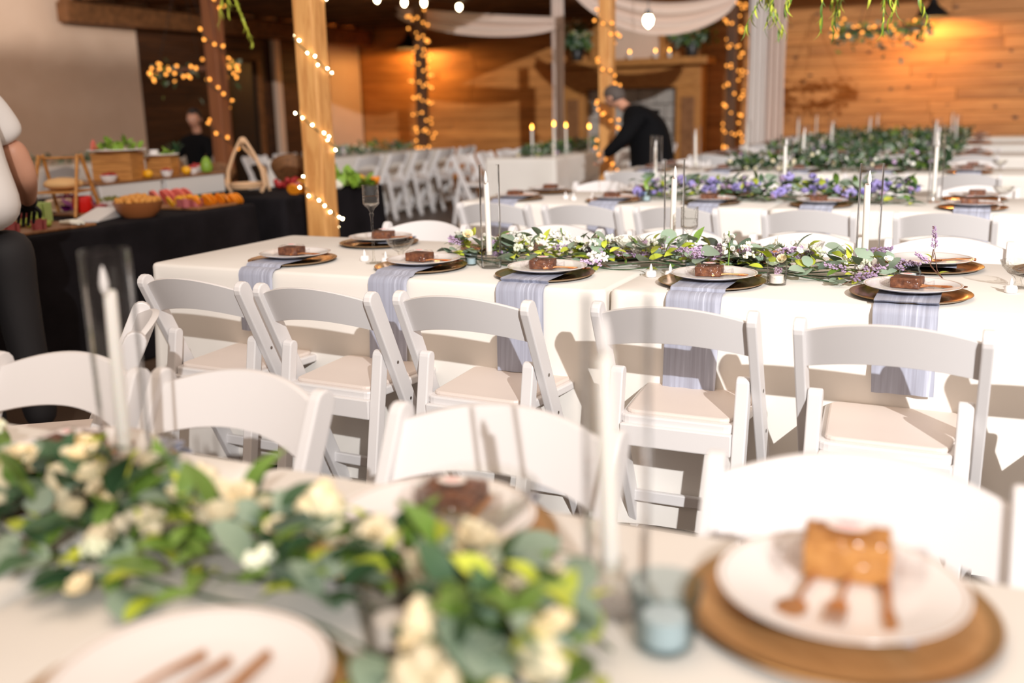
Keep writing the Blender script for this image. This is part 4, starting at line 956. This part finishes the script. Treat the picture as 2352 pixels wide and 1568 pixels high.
pile('mandarin_heap', -4.75, 6.35, BZ, 'orange mandarins behind the bright green leaves', 'fruit', 'orange_fruit', 14, .04, .13, 21, h=.7, pname='mandarin', sub=2)
pile('mango_heap', -4.30, 6.30, BZ, 'yellow mango pieces at the end of the second food table', 'fruit', 'yellow_fruit', 12, .04, .10, 22, h=.4, pname='mango', sub=2)
pile('carrot_heap', -4.2, 6.44, BZ, 'curved orange vegetables at the far corner of the second food table', 'vegetable', 'orange_fruit', 8, .026, .05, 23, h=.4, shape=(1, 2.2, 1), pname='piece', sub=2)
pile('plum_heap', -4.55, 6.28, BZ, 'dark plums behind the bright green leaves', 'fruit', 'grape_red', 12, .035, .10, 24, h=.4, pname='plum', sub=2)
# teardrop hanger
t = T('teardrop_stand', (-4.62, 5.52, BZ), 'pale teardrop-shaped rattan stand at the end of the buffet', 'stand', rz=.45)
for s, dy in ((-1, .0), (1, .0)):
    bm = B(); pts = [(s*.02, 0, .36), (s*.07, 0, .27), (s*.115, 0, .16), (s*.13, 0, .06), (s*.10, 0, .012)]; tube(bm, pts, [.012, .012, .013, .014, .014], 8); finish('side', bm, 'rattan_pale', t)
bm = B(); ell(bm, (0, 0, .362), (.03, .02, .026), 2); finish('top_knot', bm, 'rattan_pale', t)
bm = B(); lathe(bm, [(0, .05), (.10, .05), (.115, .075), (.118, .075), (.105, .04), (0, .04)], 24); finish('tray', bm, 'rattan_pale', t)
bm = B(); tube(bm, [(-.02, .03, .33), (.11, .11, .16), (.13, .13, .01)], .009, 6); finish('rear_leg', bm, 'rattan_pale', t)
def basket(x, y, r, lab, rz, fill, fm):
    t = T('wicker_basket', (x, y, BZ), lab, 'basket', 'dark wicker baskets', rz=rz); tilt = Euler((-.75, 0, 0))
    bm = B(); lathe(bm, [(0, 0), (r*.7, 0), (r, r*.5), (r*.93, r*.5), (r*.65, .01), (0, .01)], 28)
    for k in range(5):
        q = r*(.75+.05*k); pts = [(math.cos(a/16*2*PI)*q, math.sin(a/16*2*PI)*q, r*.10*k+.01) for a in range(17)]; tube(bm, pts, .006, 5)
    bmesh.ops.transform(bm, matrix=Matrix.Translation((0, 0, r*.62)) @ tilt.to_matrix().to_4x4(), verts=bm.verts); finish('bowl', bm, 'wicker', t)
    g = random.Random(4); bm = B(); ell(bm, (0, 0, 0), .022, 1); me = take(finish(fill, bm, fm))
    for i in range(26): link(fill, me, t, (g.uniform(-r*.7, r*.7), -r*.55+g.uniform(-.05, .05), .02+g.uniform(0, .05)))
basket(-4.62, 6.02, .15, 'dark wicker basket tipped forward left of the pale post', .5, 'berry', 'berry_red'); basket(-5.12, 5.83, .12, 'dark wicker basket behind the teardrop stand', .4, 'pretzel', 'cracker')

# ------------------------------------------------------------------ fireplace wall
t = T('fireplace', (-5.54, YW-.03, 0), 'tall timber fireplace with mantel and pale stone panel', 'fireplace')
bm = B(); box(bm, (0, -.32, 1.97), (2.75, .62, .12), bev=.012); finish('mantel_shelf', bm, 'crate_wood', t, smooth=False)
bm = B(); box(bm, (0, -.22, 1.73), (2.45, .40, .34), bev=.01); finish('frieze', bm, 'crate_wood', t, smooth=False)
for s in (-1, 1):
    bm = B(); box(bm, (s*1.02, -.22, .78), (.42, .40, 1.56), bev=.01); finish('pilaster', bm, 'crate_wood', t, smooth=False)
    bm = B(); box(bm, (s*1.02, -.435, .80), (.22, .03, 1.2), bev=.008); finish('pilaster_panel', bm, 'board_wood', t, smooth=False)
g = random.Random(2)
for r_ in range(6):
    x = -.81
    while x < .80:
        w = g.uniform(.22, .40); w = min(w, .81-x); 
        if w < .05: break
        if not (-.45 < x+w/2 < .35 and r_ < 3):
            bm = B(); box(bm, (x+w/2, -.14+g.uniform(-.01, .01), .13+.258*r_), (w-.012, .16, .246), bev=.01); finish('stone', bm, 'stone', t, smooth=False)
        x += w
bm = B(); box(bm, (-.05, -.05, .38), (.86, .04, .76)); finish('firebox', bm, 'metal_black', t, smooth=False)
t = T('arched_mirror', (-5.62, YW-.03, 2.031), 'arched wooden mirror standing on the mantel', 'mirror')
def arch(r, n=24, z0=0, h=.25): return [(-r, z0)] + [(-r*math.cos(PI*i/n), h+r*math.sin(PI*i/n)) for i in range(n+1)] + [(r, z0)]
bm = B(); ou, inn = arch(.72), arch(.52, z0=0); v0 = [[bm.verts.new((a, y, b)) for a, b in L] for L in (ou, inn) for y in (-.14, -.04)]
n = len(ou)
for A, Bb in ((0, 2), (1, 3), (0, 1), (2, 3)):
    for i in range(n-1): bm.faces.new((v0[A][i], v0[A][i+1], v0[Bb][i+1], v0[Bb][i]))
finish('arch_frame', bm, 'crate_wood', t, smooth=False)
bm = B(); prism(bm, arch(.52), 'y', -.06, -.045); finish('mirror_glass', bm, 'plaster', t, smooth=False)
for i, (x, z) in enumerate([(-5.55, 2.031), (-5.10, 2.031), (-4.86, 2.031)]):
    t = T('pillar_candle', (x, YW-.40, z), f'{ORD[i]} lit candle from the left on the mantel', 'candle', 'mantel candles'); bm = B(); lathe(bm, [(0, 0), (.03, 0), (.03, .10), (0, .10)], 14); finish('body', bm, 'wax', t); bm = B(); lathe(bm, [(0, .10), (.012, .115), (.006, .14), (0, .15)], 8); finish('flame', bm, 'flame', t)
def arrangement(x, y, z, r, h, lab, seed, n=330, drop=0):
    g = random.Random(seed); t = T('flower_arrangement', (x, y, z), lab, 'flowers', 'mantel arrangements')
    bm = B(); lathe(bm, [(0, 0), (.09, 0), (.13, .16), (.10, .22), (.09, .22), (0, .18)], 18); finish('vase', bm, 'metal_black', t)
    bm = B(); ms = ['leaf_dark', 'leaf_green', 'leaf_euca', 'leaf_dark']
    for i in range(n):
        d = Vector((g.gauss(0, 1), g.gauss(0, 1), g.gauss(0, 1))).normalized(); p = Vector((d.x*r, d.y*r*.8, .2+h*.5+d.z*h*.5))*1; p = Vector((p.x*g.uniform(.3, 1), p.y*g.uniform(.3, 1), .18+(p.z-.18)*g.uniform(.3, 1)))
        e = Euler((g.uniform(-1.5, 1.5), g.uniform(-1.5, 1.5), g.uniform(0, 6.3))).to_matrix(); L = g.uniform(.07, .13)
        f = bm.faces.new([bm.verts.new(p+e @ Vector(q)) for q in ((0, 0, 0), (L*.3, L*.5, .01), (0, L, 0), (-L*.3, L*.5, .01))]); f.material_index = g.randrange(4)
    tag(finish('foliage', bm, ms, t, smooth=False), kind='stuff')
    for i in range(14):
        d = Vector((g.gauss(0, 1), -abs(g.gauss(0, 1)), g.gauss(0, 1))).normalized(); link('blossom', BL['cream'][0], t, (d.x*r*.7, d.y*r*.7, .25+h*.5+d.z*h*.35), (1.2, 0, g.uniform(0, 6)), 2.2)
arrangement(-6.52, YW-.35, 2.031, .28, .50, 'tall dark green arrangement on the left end of the mantel', 3)
arrangement(-4.50, YW-.35, 2.031, .42, .55, 'wide dark green arrangement on the right end of the mantel', 4)

# ------------------------------------------------------------------ wall lamps
def barn_lamp(x, z, lab, watt):
    t = T('barn_lamp', (x, YW-.55, z), lab, 'lamp', 'black barn lamps')
    bm = B(); lathe(bm, [(.045, .26), (.06, .20), (.085, .16), (.20, .07), (.235, .012), (.24, 0), (.23, 0), (.225, .014), (.19, .062), (.075, .15), (0, .16)], 32); finish('shade', bm, 'metal_black', t)
    bm = B(); tube(bm, [(0, 0, .24), (0, 0, .42), (0, .12, .52), (0, .30, .52), (0, .565, .42)], .018, 8); finish('gooseneck', bm, 'metal_black', t)
    bm = B(); lathe(bm, [(0, .05), (.035, .055), (.045, .085), (.03, .13), (0, .14)], 14); finish('bulb', bm, 'bulb_warm', t)
    l = light('lamp_light', 'POINT', (x, YW-.55, z+.02), watt, (1.0, .50, .14), shadow_soft_size=.04); return t
barn_lamp(-.86, 2.44, 'black barn lamp glowing on the board wall at upper right', 75)
barn_lamp(-9.75, 2.38, 'black barn lamp glowing behind the slim dark post', 75)

# ------------------------------------------------------------------ hanging wreaths of fairy lights
def wreath(x, y, z, r, lab, seed, nb, tilt=(0.06, 0), drop=.12, n=300, kind='far'):
    g = random.Random(seed); t = T('light_wreath', (x, y, z), lab, 'wreath', 'hanging light wreaths'); t.rotation_euler = (tilt[0], tilt[1], 0)
    bm = B(); tube(bm, [(math.cos(a/24*2*PI)*r, math.sin(a/24*2*PI)*r, 0) for a in range(25)], .02, 6); finish('hoop', bm, 'twig', t)
    bm = B()
    for k in range(3): a = k*2.1; tube(bm, [(math.cos(a)*r, math.sin(a)*r, 0), (0, 0, 1.1)], .004, 4)
    finish('cord', bm, 'metal_black', t)
    bm = B(); ms = ['leaf_dark', 'leaf_green', 'leaf_euca']
    for i in range(n):
        a = g.uniform(0, 6.3); p = Vector((math.cos(a)*(r+g.gauss(0, .05)), math.sin(a)*(r+g.gauss(0, .05)), g.gauss(-.02, .04)-abs(g.gauss(0, drop))*(g.random() < .35)))
        e = Euler((g.uniform(-1.5, 1.5), g.uniform(-1.5, 1.5), g.uniform(0, 6.3))).to_matrix(); L = g.uniform(.06, .12)
        f = bm.faces.new([bm.verts.new(p+e @ Vector(q)) for q in ((0, 0, 0), (L*.25, L*.5, .01), (0, L, 0), (-L*.25, L*.5, .01))]); f.material_index = g.randrange(3)
    tag(finish('foliage', bm, ms, t, smooth=False), kind='stuff')
    for i in range(nb):
        a = 2*PI*(i+g.random())/nb; link('bulb', BULB[kind], t, (math.cos(a)*(r+.07+g.gauss(0, .02)), math.sin(a)*(r+.07+g.gauss(0, .02)), g.gauss(0, .06)), (g.random()*3, 0, g.random()*6))
wreath(-1.27, 13.5, 2.13, .50, 'light-strung greenery wreath hanging before the right board wall', 5, 34)
wreath(-8.15, 9.0, 1.79, .40, 'light-strung hoop hanging over the buffet side', 6, 44, n=60)
wreath(-4.75, 1.95, 2.62, .36, 'unseen dense greenery ring added to shade the left wall', 9, 0, drop=.16, n=900, kind='mid')  # added out of view to cast foliage shadow on the left wall
# nearer hanging greenery
def trailing(x, y, z, r, lab, seed, n, L0, m=('leaf_green', 'leaf_lime'), nb=0):
    g = random.Random(seed); t = T('hanging_greenery', (x, y, z), lab, 'greenery', 'hanging greenery rings')
    bm = B(); tube(bm, [(math.cos(a/20*2*PI)*r, math.sin(a/20*2*PI)*r*.6, 0) for a in range(21)], .02, 6); finish('hoop', bm, 'twig', t)
    bm = B(); tube(bm, [(-r, 0, 0), (0, 0, .9), (r, 0, 0)], .003, 4); finish('cord', bm, 'metal_black', t)
    me = [leaf_mesh('frond_leaf', .075, .007, 'long', k) for k in m]
    for i in range(n):
        a = g.uniform(0, 6.3); p = Vector((math.cos(a)*r, math.sin(a)*r*.6, 0)); L = L0*g.uniform(.35, 1); sx = g.uniform(-.12, .12)*L/.3; bm = B()
        pts = [p, p+Vector((sx*.3, 0, -L*.35)), p+Vector((sx*.8, g.uniform(-.02, .02), -L*.7)), p+Vector((sx*1.3, 0, -L))]; tube(bm, pts, [.003, .003, .002, .001], 4); s_ = finish('vine', bm, m[i % 2], t)
        for k in range(max(3, int(L/.016))):
            u = (k+.5)/max(3, int(L/.016)); q = pts[0].lerp(pts[3], u); link('leaf', me[k % 2], s_, q, (-1.9+g.uniform(-.3, .3), 0, g.uniform(0, 6.3)), g.uniform(.6, 1))
    for i in range(nb): a = g.uniform(0, 6.3); link('bulb', BULB['near'], t, (math.cos(a)*r, math.sin(a)*r*.6, -.02), None, 1.6)
trailing(-.62, 4.35, 1.80, .30, 'trailing green fronds hanging at the top over the garland tables', 3, 16, .24, nb=9)
trailing(-4.27, 5.05, 2.05, .05, 'two long pale green strands hanging left of the pale post', 4, 3, .36, m=('leaf_lime', 'leaf_lime'))

# ------------------------------------------------------------------ draped fabric and globe bulbs
def swag(lab, A, Bp, sag, width, m='sheer', folds=5, depth=.18):
    A, Bp = Vector(A), Vector(Bp); bm = B(); N, K = 36, 16; rows = []
    for i in range(N+1):
        u = i/N; c = A.lerp(Bp, u); hang = 4*u*(1-u); row = []
        for k in range(K+1):
            v = k/K; w = width*(.35+.65*hang**.6)
            z = c.z - sag*hang - w*v; y = c.y + .16*math.sin(v*folds*PI)*(.3+.5*hang)*.35 + .10*math.sin(v*PI)
            row.append(bm.verts.new((c.x, y, z)))
        rows.append(row)
    for a, b in zip(rows, rows[1:]):
        for k in range(K): bm.faces.new((a[k], a[k+1], b[k+1], b[k]))
    o = finish('fabric_swag', bm, m); md = o.modifiers.new('thick', 'SOLIDIFY'); md.thickness = .006
    return tag(o, lab, 'drapery', 'ceiling swags')
swag('blush fabric swag hanging from the ceiling left of the mantel', (-7.9, 13.0, 2.74), (-5.28, 12.9, 2.45), .02, .30)
swag('blush fabric swag hanging above the mantel towards the white pillar', (-5.15, 12.9, 2.95), (-2.95, 12.9, 2.62), .22, .40)
def hanging(x, y, w, z1, lab, m, z0=.02, folds=5, d=.05):
    bm = B(); N, K = 14, 40; rows = []
    for i in range(N+1):
        z = z1+(z0-z1)*i/N; row = []
        for k in range(K+1): u = k/K; row.append(bm.verts.new((x+(u-.5)*w*(1+.05*math.sin(i*.7)), y+d*math.sin(u*folds*2*PI+.25*math.sin(i*.5)), z)))
        rows.append(row)
    for a, b in zip(rows, rows[1:]):
        for k in range(K): bm.faces.new((a[k], a[k+1], b[k+1], b[k]))
    o = finish('fabric_drape', bm, m); md = o.modifiers.new('thick', 'SOLIDIFY'); md.thickness = .006
    return tag(o, lab, 'drapery', 'hanging drapes')
hanging(-5.36, 12.98, .17, 2.75, 'narrow blush drape hanging left of the mantel', 'sheer', d=.03, folds=3)
hanging(-2.92, 14.2, .24, 3.3, 'white half of the tall drape beside the dark post', 'sheer_white', d=.04, folds=3)
hanging(-2.70, 14.3, .26, 3.3, 'blush half of the tall drape beside the dark post', 'sheer', d=.05, folds=3)
t = T('festoon_lights', (-7.5, 12.0, 2.82), 'festoon of warm globe bulbs crossing below the loft', 'string lights')
pts = [Vector((-7.57, 12, 2.75)), Vector((-7.15, 12, 2.68)), Vector((-6.85, 12, 2.66)), Vector((-6.33, 12, 2.58)), Vector((-5.2, 12, 2.75))]
bm = B(); tube(bm, [p+Vector((0, 0, .06))-t.location for p in [Vector((-8.9, 12, 2.95))]+pts], .006, 5); finish('cable', bm, 'metal_black', t)
gb = bulb_mesh(.034, 'bulb_white', 'metal_black')
for p in pts[:4]: link('globe_bulb', gb, t, p-t.location, (PI, 0, 0))
t = T('pendant_bulb', (-3.78, 12.0, 2.28), 'brightest bare bulb hanging above the mantel', 'lamp')
link('globe_bulb', bulb_mesh(.06, 'bulb_white', 'metal_black'), t, (0, 0, 0), (PI, 0, 0)); bm = B(); tube(bm, [(0, 0, .10), (0, 0, 1.2)], .005, 5); finish('cable', bm, 'metal_black', t)
for i, (x, y, h) in enumerate([(-4.55, 10.25, .30), (-4.33, 10.35, .33), (-4.45, 11.0, .30), (-4.2, 11.1, .28)]):
    t = T('lit_taper', (x, y, TZ), f'{ORD[i]} burning taper from the left on the end-on table', 'candle', 'burning tapers')
    bm = B(); lathe(bm, [(0, 0), (.035, 0), (.035, .006), (.012, .012), (.011, h), (0, h)], 14); finish('candle', bm, 'wax', t); bm = B(); lathe(bm, [(0, h), (.014, h+.016), (.011, h+.032), (0, h+.06)], 10); finish('flame', bm, 'flame', t)

# ------------------------------------------------------------------ people
ramp_mat('skin', [(.3, (.56, .27, .17)), (.7, (.62, .32, .21))], nscale=8, rough=.5)
mat('skin_dark', (.14, .07, .045), .5); mat('shirt_white', (.80, .76, .73), .8); mat('trouser_black', (.012, .010, .011), .75); mat('coat_black', (.004, .004, .005), .85, **{'Specular IOR Level': .12})
mat('hair_grey', (.09, .07, .06), .7); mat('hair_black', (.01, .008, .008), .6); mat('glove_black', (.010, .011, .014), .3); mat('eye_white', (.7, .68, .65), .3); mat('lip', (.45, .16, .12), .5)
def skinned(name, verts, edges, radii, m, parent=None, sub=2, root=0):
    me = D.meshes.new(name); me.from_pydata(verts, edges, []); o = D.objects.new(name, me); COL.objects.link(o)
    sk = o.modifiers.new('skin', 'SKIN'); sb = o.modifiers.new('sub', 'SUBSURF'); sb.levels = sub; sb.render_levels = sub
    for i, r in enumerate(radii): r = (r, r) if not isinstance(r, tuple) else r; me.skin_vertices[0].data[i].radius = r
    me.skin_vertices[0].data[root].use_root = True
    dg = bpy.context.evaluated_depsgraph_get(); nm = D.meshes.new_from_object(o.evaluated_get(dg)); D.objects.remove(o)
    nm.materials.clear(); nm.materials.append(M[m])
    for p in nm.polygons: p.use_smooth = True; p.material_index = 0
    return link(name, nm, parent)
def head(parent, c, face, m_skin, m_hair, bun=False, r=.095):
    """c centre of head, face = unit vector it looks toward"""
    f = Vector(face).normalized(); rot = f.to_track_quat('-Y', 'Z').to_matrix().to_4x4(); X = Matrix.Translation(c) @ rot
    bm = B(); ell(bm, (0, 0, 0), (r*.80, r*.98, r*1.18), 3)
    for v in bm.verts:
        if v.co.z < -r*.3: v.co.x *= .82; v.co.y = v.co.y*.9-.006
        if abs(v.co.x) < r*.18 and v.co.y < -r*.8 and -.35*r < v.co.z < .12*r: v.co.y -= .016
    for s in (-1, 1): ell(bm, (s*r*.82, 0, -.01), (.010, .020, .030), 1)
    tube(bm, [(0, .01, -r*.9), (0, .02, -r*1.7)], .052, 10)
    bmesh.ops.transform(bm, matrix=X, verts=bm.verts); finish('head', bm, m_skin, parent)
    bm = B()
    for s in (-1, 1): ell(bm, (s*.032, -r*.90, .012), (.012, .008, .008), 1)
    bmesh.ops.transform(bm, matrix=X, verts=bm.verts); finish('eyes', bm, 'eye_white', parent)
    bm = B(); ell(bm, (0, -r*.88, -.052), (.024, .010, .008), 1); bmesh.ops.transform(bm, matrix=X, verts=bm.verts); finish('mouth', bm, 'lip', parent)
    bm = B(); ell(bm, (0, .012, .022), (r*.88, r*1.02, r*1.12), 3)
    bmesh.ops.delete(bm, geom=[v for v in bm.verts if (v.co.y < -.035 and v.co.z < .06) or v.co.z < -.075], context='VERTS')
    if bun: ell(bm, (0, r*1.1, .02), .045, 2)
    bmesh.ops.transform(bm, matrix=X, verts=bm.verts); finish('hair', bm, m_hair, parent)
def hand(parent, w, d, palm_n, m, L=.17, curl=.5):
    """w wrist, d direction of the fingers, palm_n palm normal"""
    w = Vector(w); d = Vector(d).normalized(); n = Vector(palm_n); n = (n-d*n.dot(d)).normalized(); s = d.cross(n)
    V = [w, w+d*.035, w+d*.075]; E_ = [(0, 1), (1, 2)]; Rr = [(.026, .020), (.036, .018), (.036, .015)]
    o = skinned('hand', [tuple(v) for v in V], E_, Rr, m, parent, 2)
    for i, (off, ln) in enumerate(((-.030, .058), (-.010, .072), (.010, .078), (.030, .066))):
        b = w+d*.070+s*off; p1 = b+d*ln*.45+n*ln*.10*curl*2; p2 = p1+(d*(1-curl*.6)+n*curl).normalized()*ln*.32; p3 = p2+(d*(1-curl)+n*curl*1.5).normalized()*ln*.26
        skinned('finger', [tuple(v) for v in (b-d*.015, b, p1, p2, p3)], [(0, 1), (1, 2), (2, 3), (3, 4)], [.009, .0095, .0085, .008, .006], m, o, 1)
    b = w+d*.025-s*.026; skinned('thumb', [tuple(v) for v in (b+s*.012, b, b+(d*.6-s*.8+n*.3).normalized()*.035, b+(d*.9-s*.5+n*.5).normalized()*.064)], [(0, 1), (1, 2), (2, 3)], [.012, .012, .010, .008], m, o, 1)
# server in a white shirt, cropped by the left edge, leaning over the buffet
t = T('person', (-3.375, 2.52, 0), 'person in white T-shirt and black gloves bending over the buffet', 'person')
L = lambda x, y, z: (x, y, z)   # local: -X toward the buffet, +Y to the right
# shirt: pelvis - chest - neck, and sleeves
sv = [L(.02, 0, .86), L(-.02, 0, 1.02), L(-.09, 0, 1.18), L(-.16, 0, 1.34), L(-.20, 0, 1.42), L(-.16, .13, 1.385), L(-.15, .20, 1.35), L(-.13, .285, 1.20), L(-.16, -.13, 1.385), L(-.15, -.20, 1.35), L(-.26, -.27, 1.21)]
skinned('shirt', sv, [(0, 1), (1, 2), (2, 3), (3, 4), (3, 5), (5, 6), (6, 7), (3, 8), (8, 9), (9, 10)], [(.15, .20), (.145, .19), (.15, .19), (.13, .16), (.06, .06), (.09, .09), (.085, .085), (.082, .078), (.09, .09), (.085, .085), (.075, .07)], 'shirt_white', t)
skinned('right_arm', [L(-.13, .27, 1.22), L(-.12, .305, 1.12), L(-.12, .32, 1.06), L(-.22, .40, 1.00), L(-.37, .52, .945)], [(0, 1), (1, 2), (2, 3), (3, 4)], [.055, .053, .050, .043, .033], 'skin', t)
skinned('left_arm', [L(-.25, -.26, 1.23), L(-.32, -.30, 1.12), L(-.48, -.22, .98), L(-.58, -.14, .90)], [(0, 1), (1, 2), (2, 3)], [.05, .047, .041, .033], 'skin', t)
skinned('glove_cuff', [L(-.31, .475, .965), L(-.385, .532, .94)], [(0, 1)], [.044, .040], 'glove_black', t)
hand(t, L(-.385, .532, .94), (-.6, .35, -.55), (-.3, 0, -1), 'glove_black'); hand(t, L(-.58, -.14, .90), (-.8, .25, -.4), (-.3, 0, -1), 'glove_black')
head(t, L(-.33, -.02, 1.60), (-.8, .1, -.55), 'skin', 'hair_black')
for s in (-1, 1):
    skinned('trouser_leg', [L(.02, s*.085, .90), L(.0, s*.10, .70), L(.02, s*.11, .45), L(.05, s*.115, .09)], [(0, 1), (1, 2), (2, 3)], [(.115, .115), .098, .078, .066], 'trouser_black', t)
    bm = B(); ell(bm, (-.04, s*.12, .045), (.14, .05, .045), 2)
    for v in bm.verts: v.co.z = max(.002, v.co.z)
    finish('shoe', bm, 'trouser_black', t)
# person in black bending by the fireplace
t = T('person', (-2.99, 9.48, 0), 'person in a long black coat bending forward beside the lit post', 'person'); t.scale = (1.12, 1.12, .95); t.rotation_euler = (0, 0, 0)
skinned('coat', [(0.06, 0, .55), (.05, 0, .85), (.02, 0, 1.08), (-.10, .0, 1.26), (-.20, 0, 1.33), (-.02, -.17, 1.24), (-.12, -.30, 1.02), (-.28, -.32, .86), (-.05, .17, 1.24), (-.22, .28, 1.0)], [(0, 1), (1, 2), (2, 3), (3, 4), (3, 5), (5, 6), (6, 7), (3, 8), (8, 9)], [(.25, .22), (.22, .20), (.20, .20), (.19, .19), (.08, .08), (.10, .10), (.075, .075), (.05, .05), (.10, .10), (.07, .07)], 'coat_black', t)
head(t, (-.29, -.01, 1.44), (-.7, .2, -.6), 'skin', 'hair_grey')
hand(t, (-.28, -.32, .86), (-.5, .3, -.6), (-1, 0, 0), 'skin'); hand(t, (-.22, .28, 1.0), (-.5, -.1, -.7), (-1, 0, 0), 'skin')
for s in (-1, 1):
    skinned('trouser_leg', [(.04, s*.09, .70), (.02, s*.10, .45), (.05, s*.10, .08)], [(0, 1), (1, 2)], [.10, .075, .06], 'coat_black', t)
    bm = B(); ell(bm, (-.02, s*.10, .045), (.13, .045, .045), 2)
    for v in bm.verts: v.co.z = max(.002, v.co.z)
    finish('shoe', bm, 'coat_black', t)
# dark-haired person seated far left behind the buffet
C(-8.55, 9.42, PI, 'white chair under the dark-haired seated person', 'chairs behind the buffet')
t = T('person', (-8.55, 9.4, 0), 'dark-haired person in dark clothes seated far behind the buffet', 'person')
skinned('torso', [(0, 0, .50), (0, 0, .75), (0, 0, .98), (0, -.01, 1.08), (-.17, -.02, .98), (-.24, -.08, .78), (.17, -.02, .98), (.24, -.08, .78)], [(0, 1), (1, 2), (2, 3), (2, 4), (4, 5), (2, 6), (6, 7)], [(.16, .13), (.15, .12), (.14, .11), (.05, .05), .07, .05, .07, .05], 'coat_black', t)
head(t, (0, -.02, 1.24), (.3, -1, -.2), 'skin', 'hair_black', bun=True)
for s in (-1, 1): skinned('leg', [(s*.09, 0, .50), (s*.10, -.40, .47), (s*.10, -.42, .05)], [(0, 1), (1, 2)], [.09, .07, .05], 'coat_black', t)
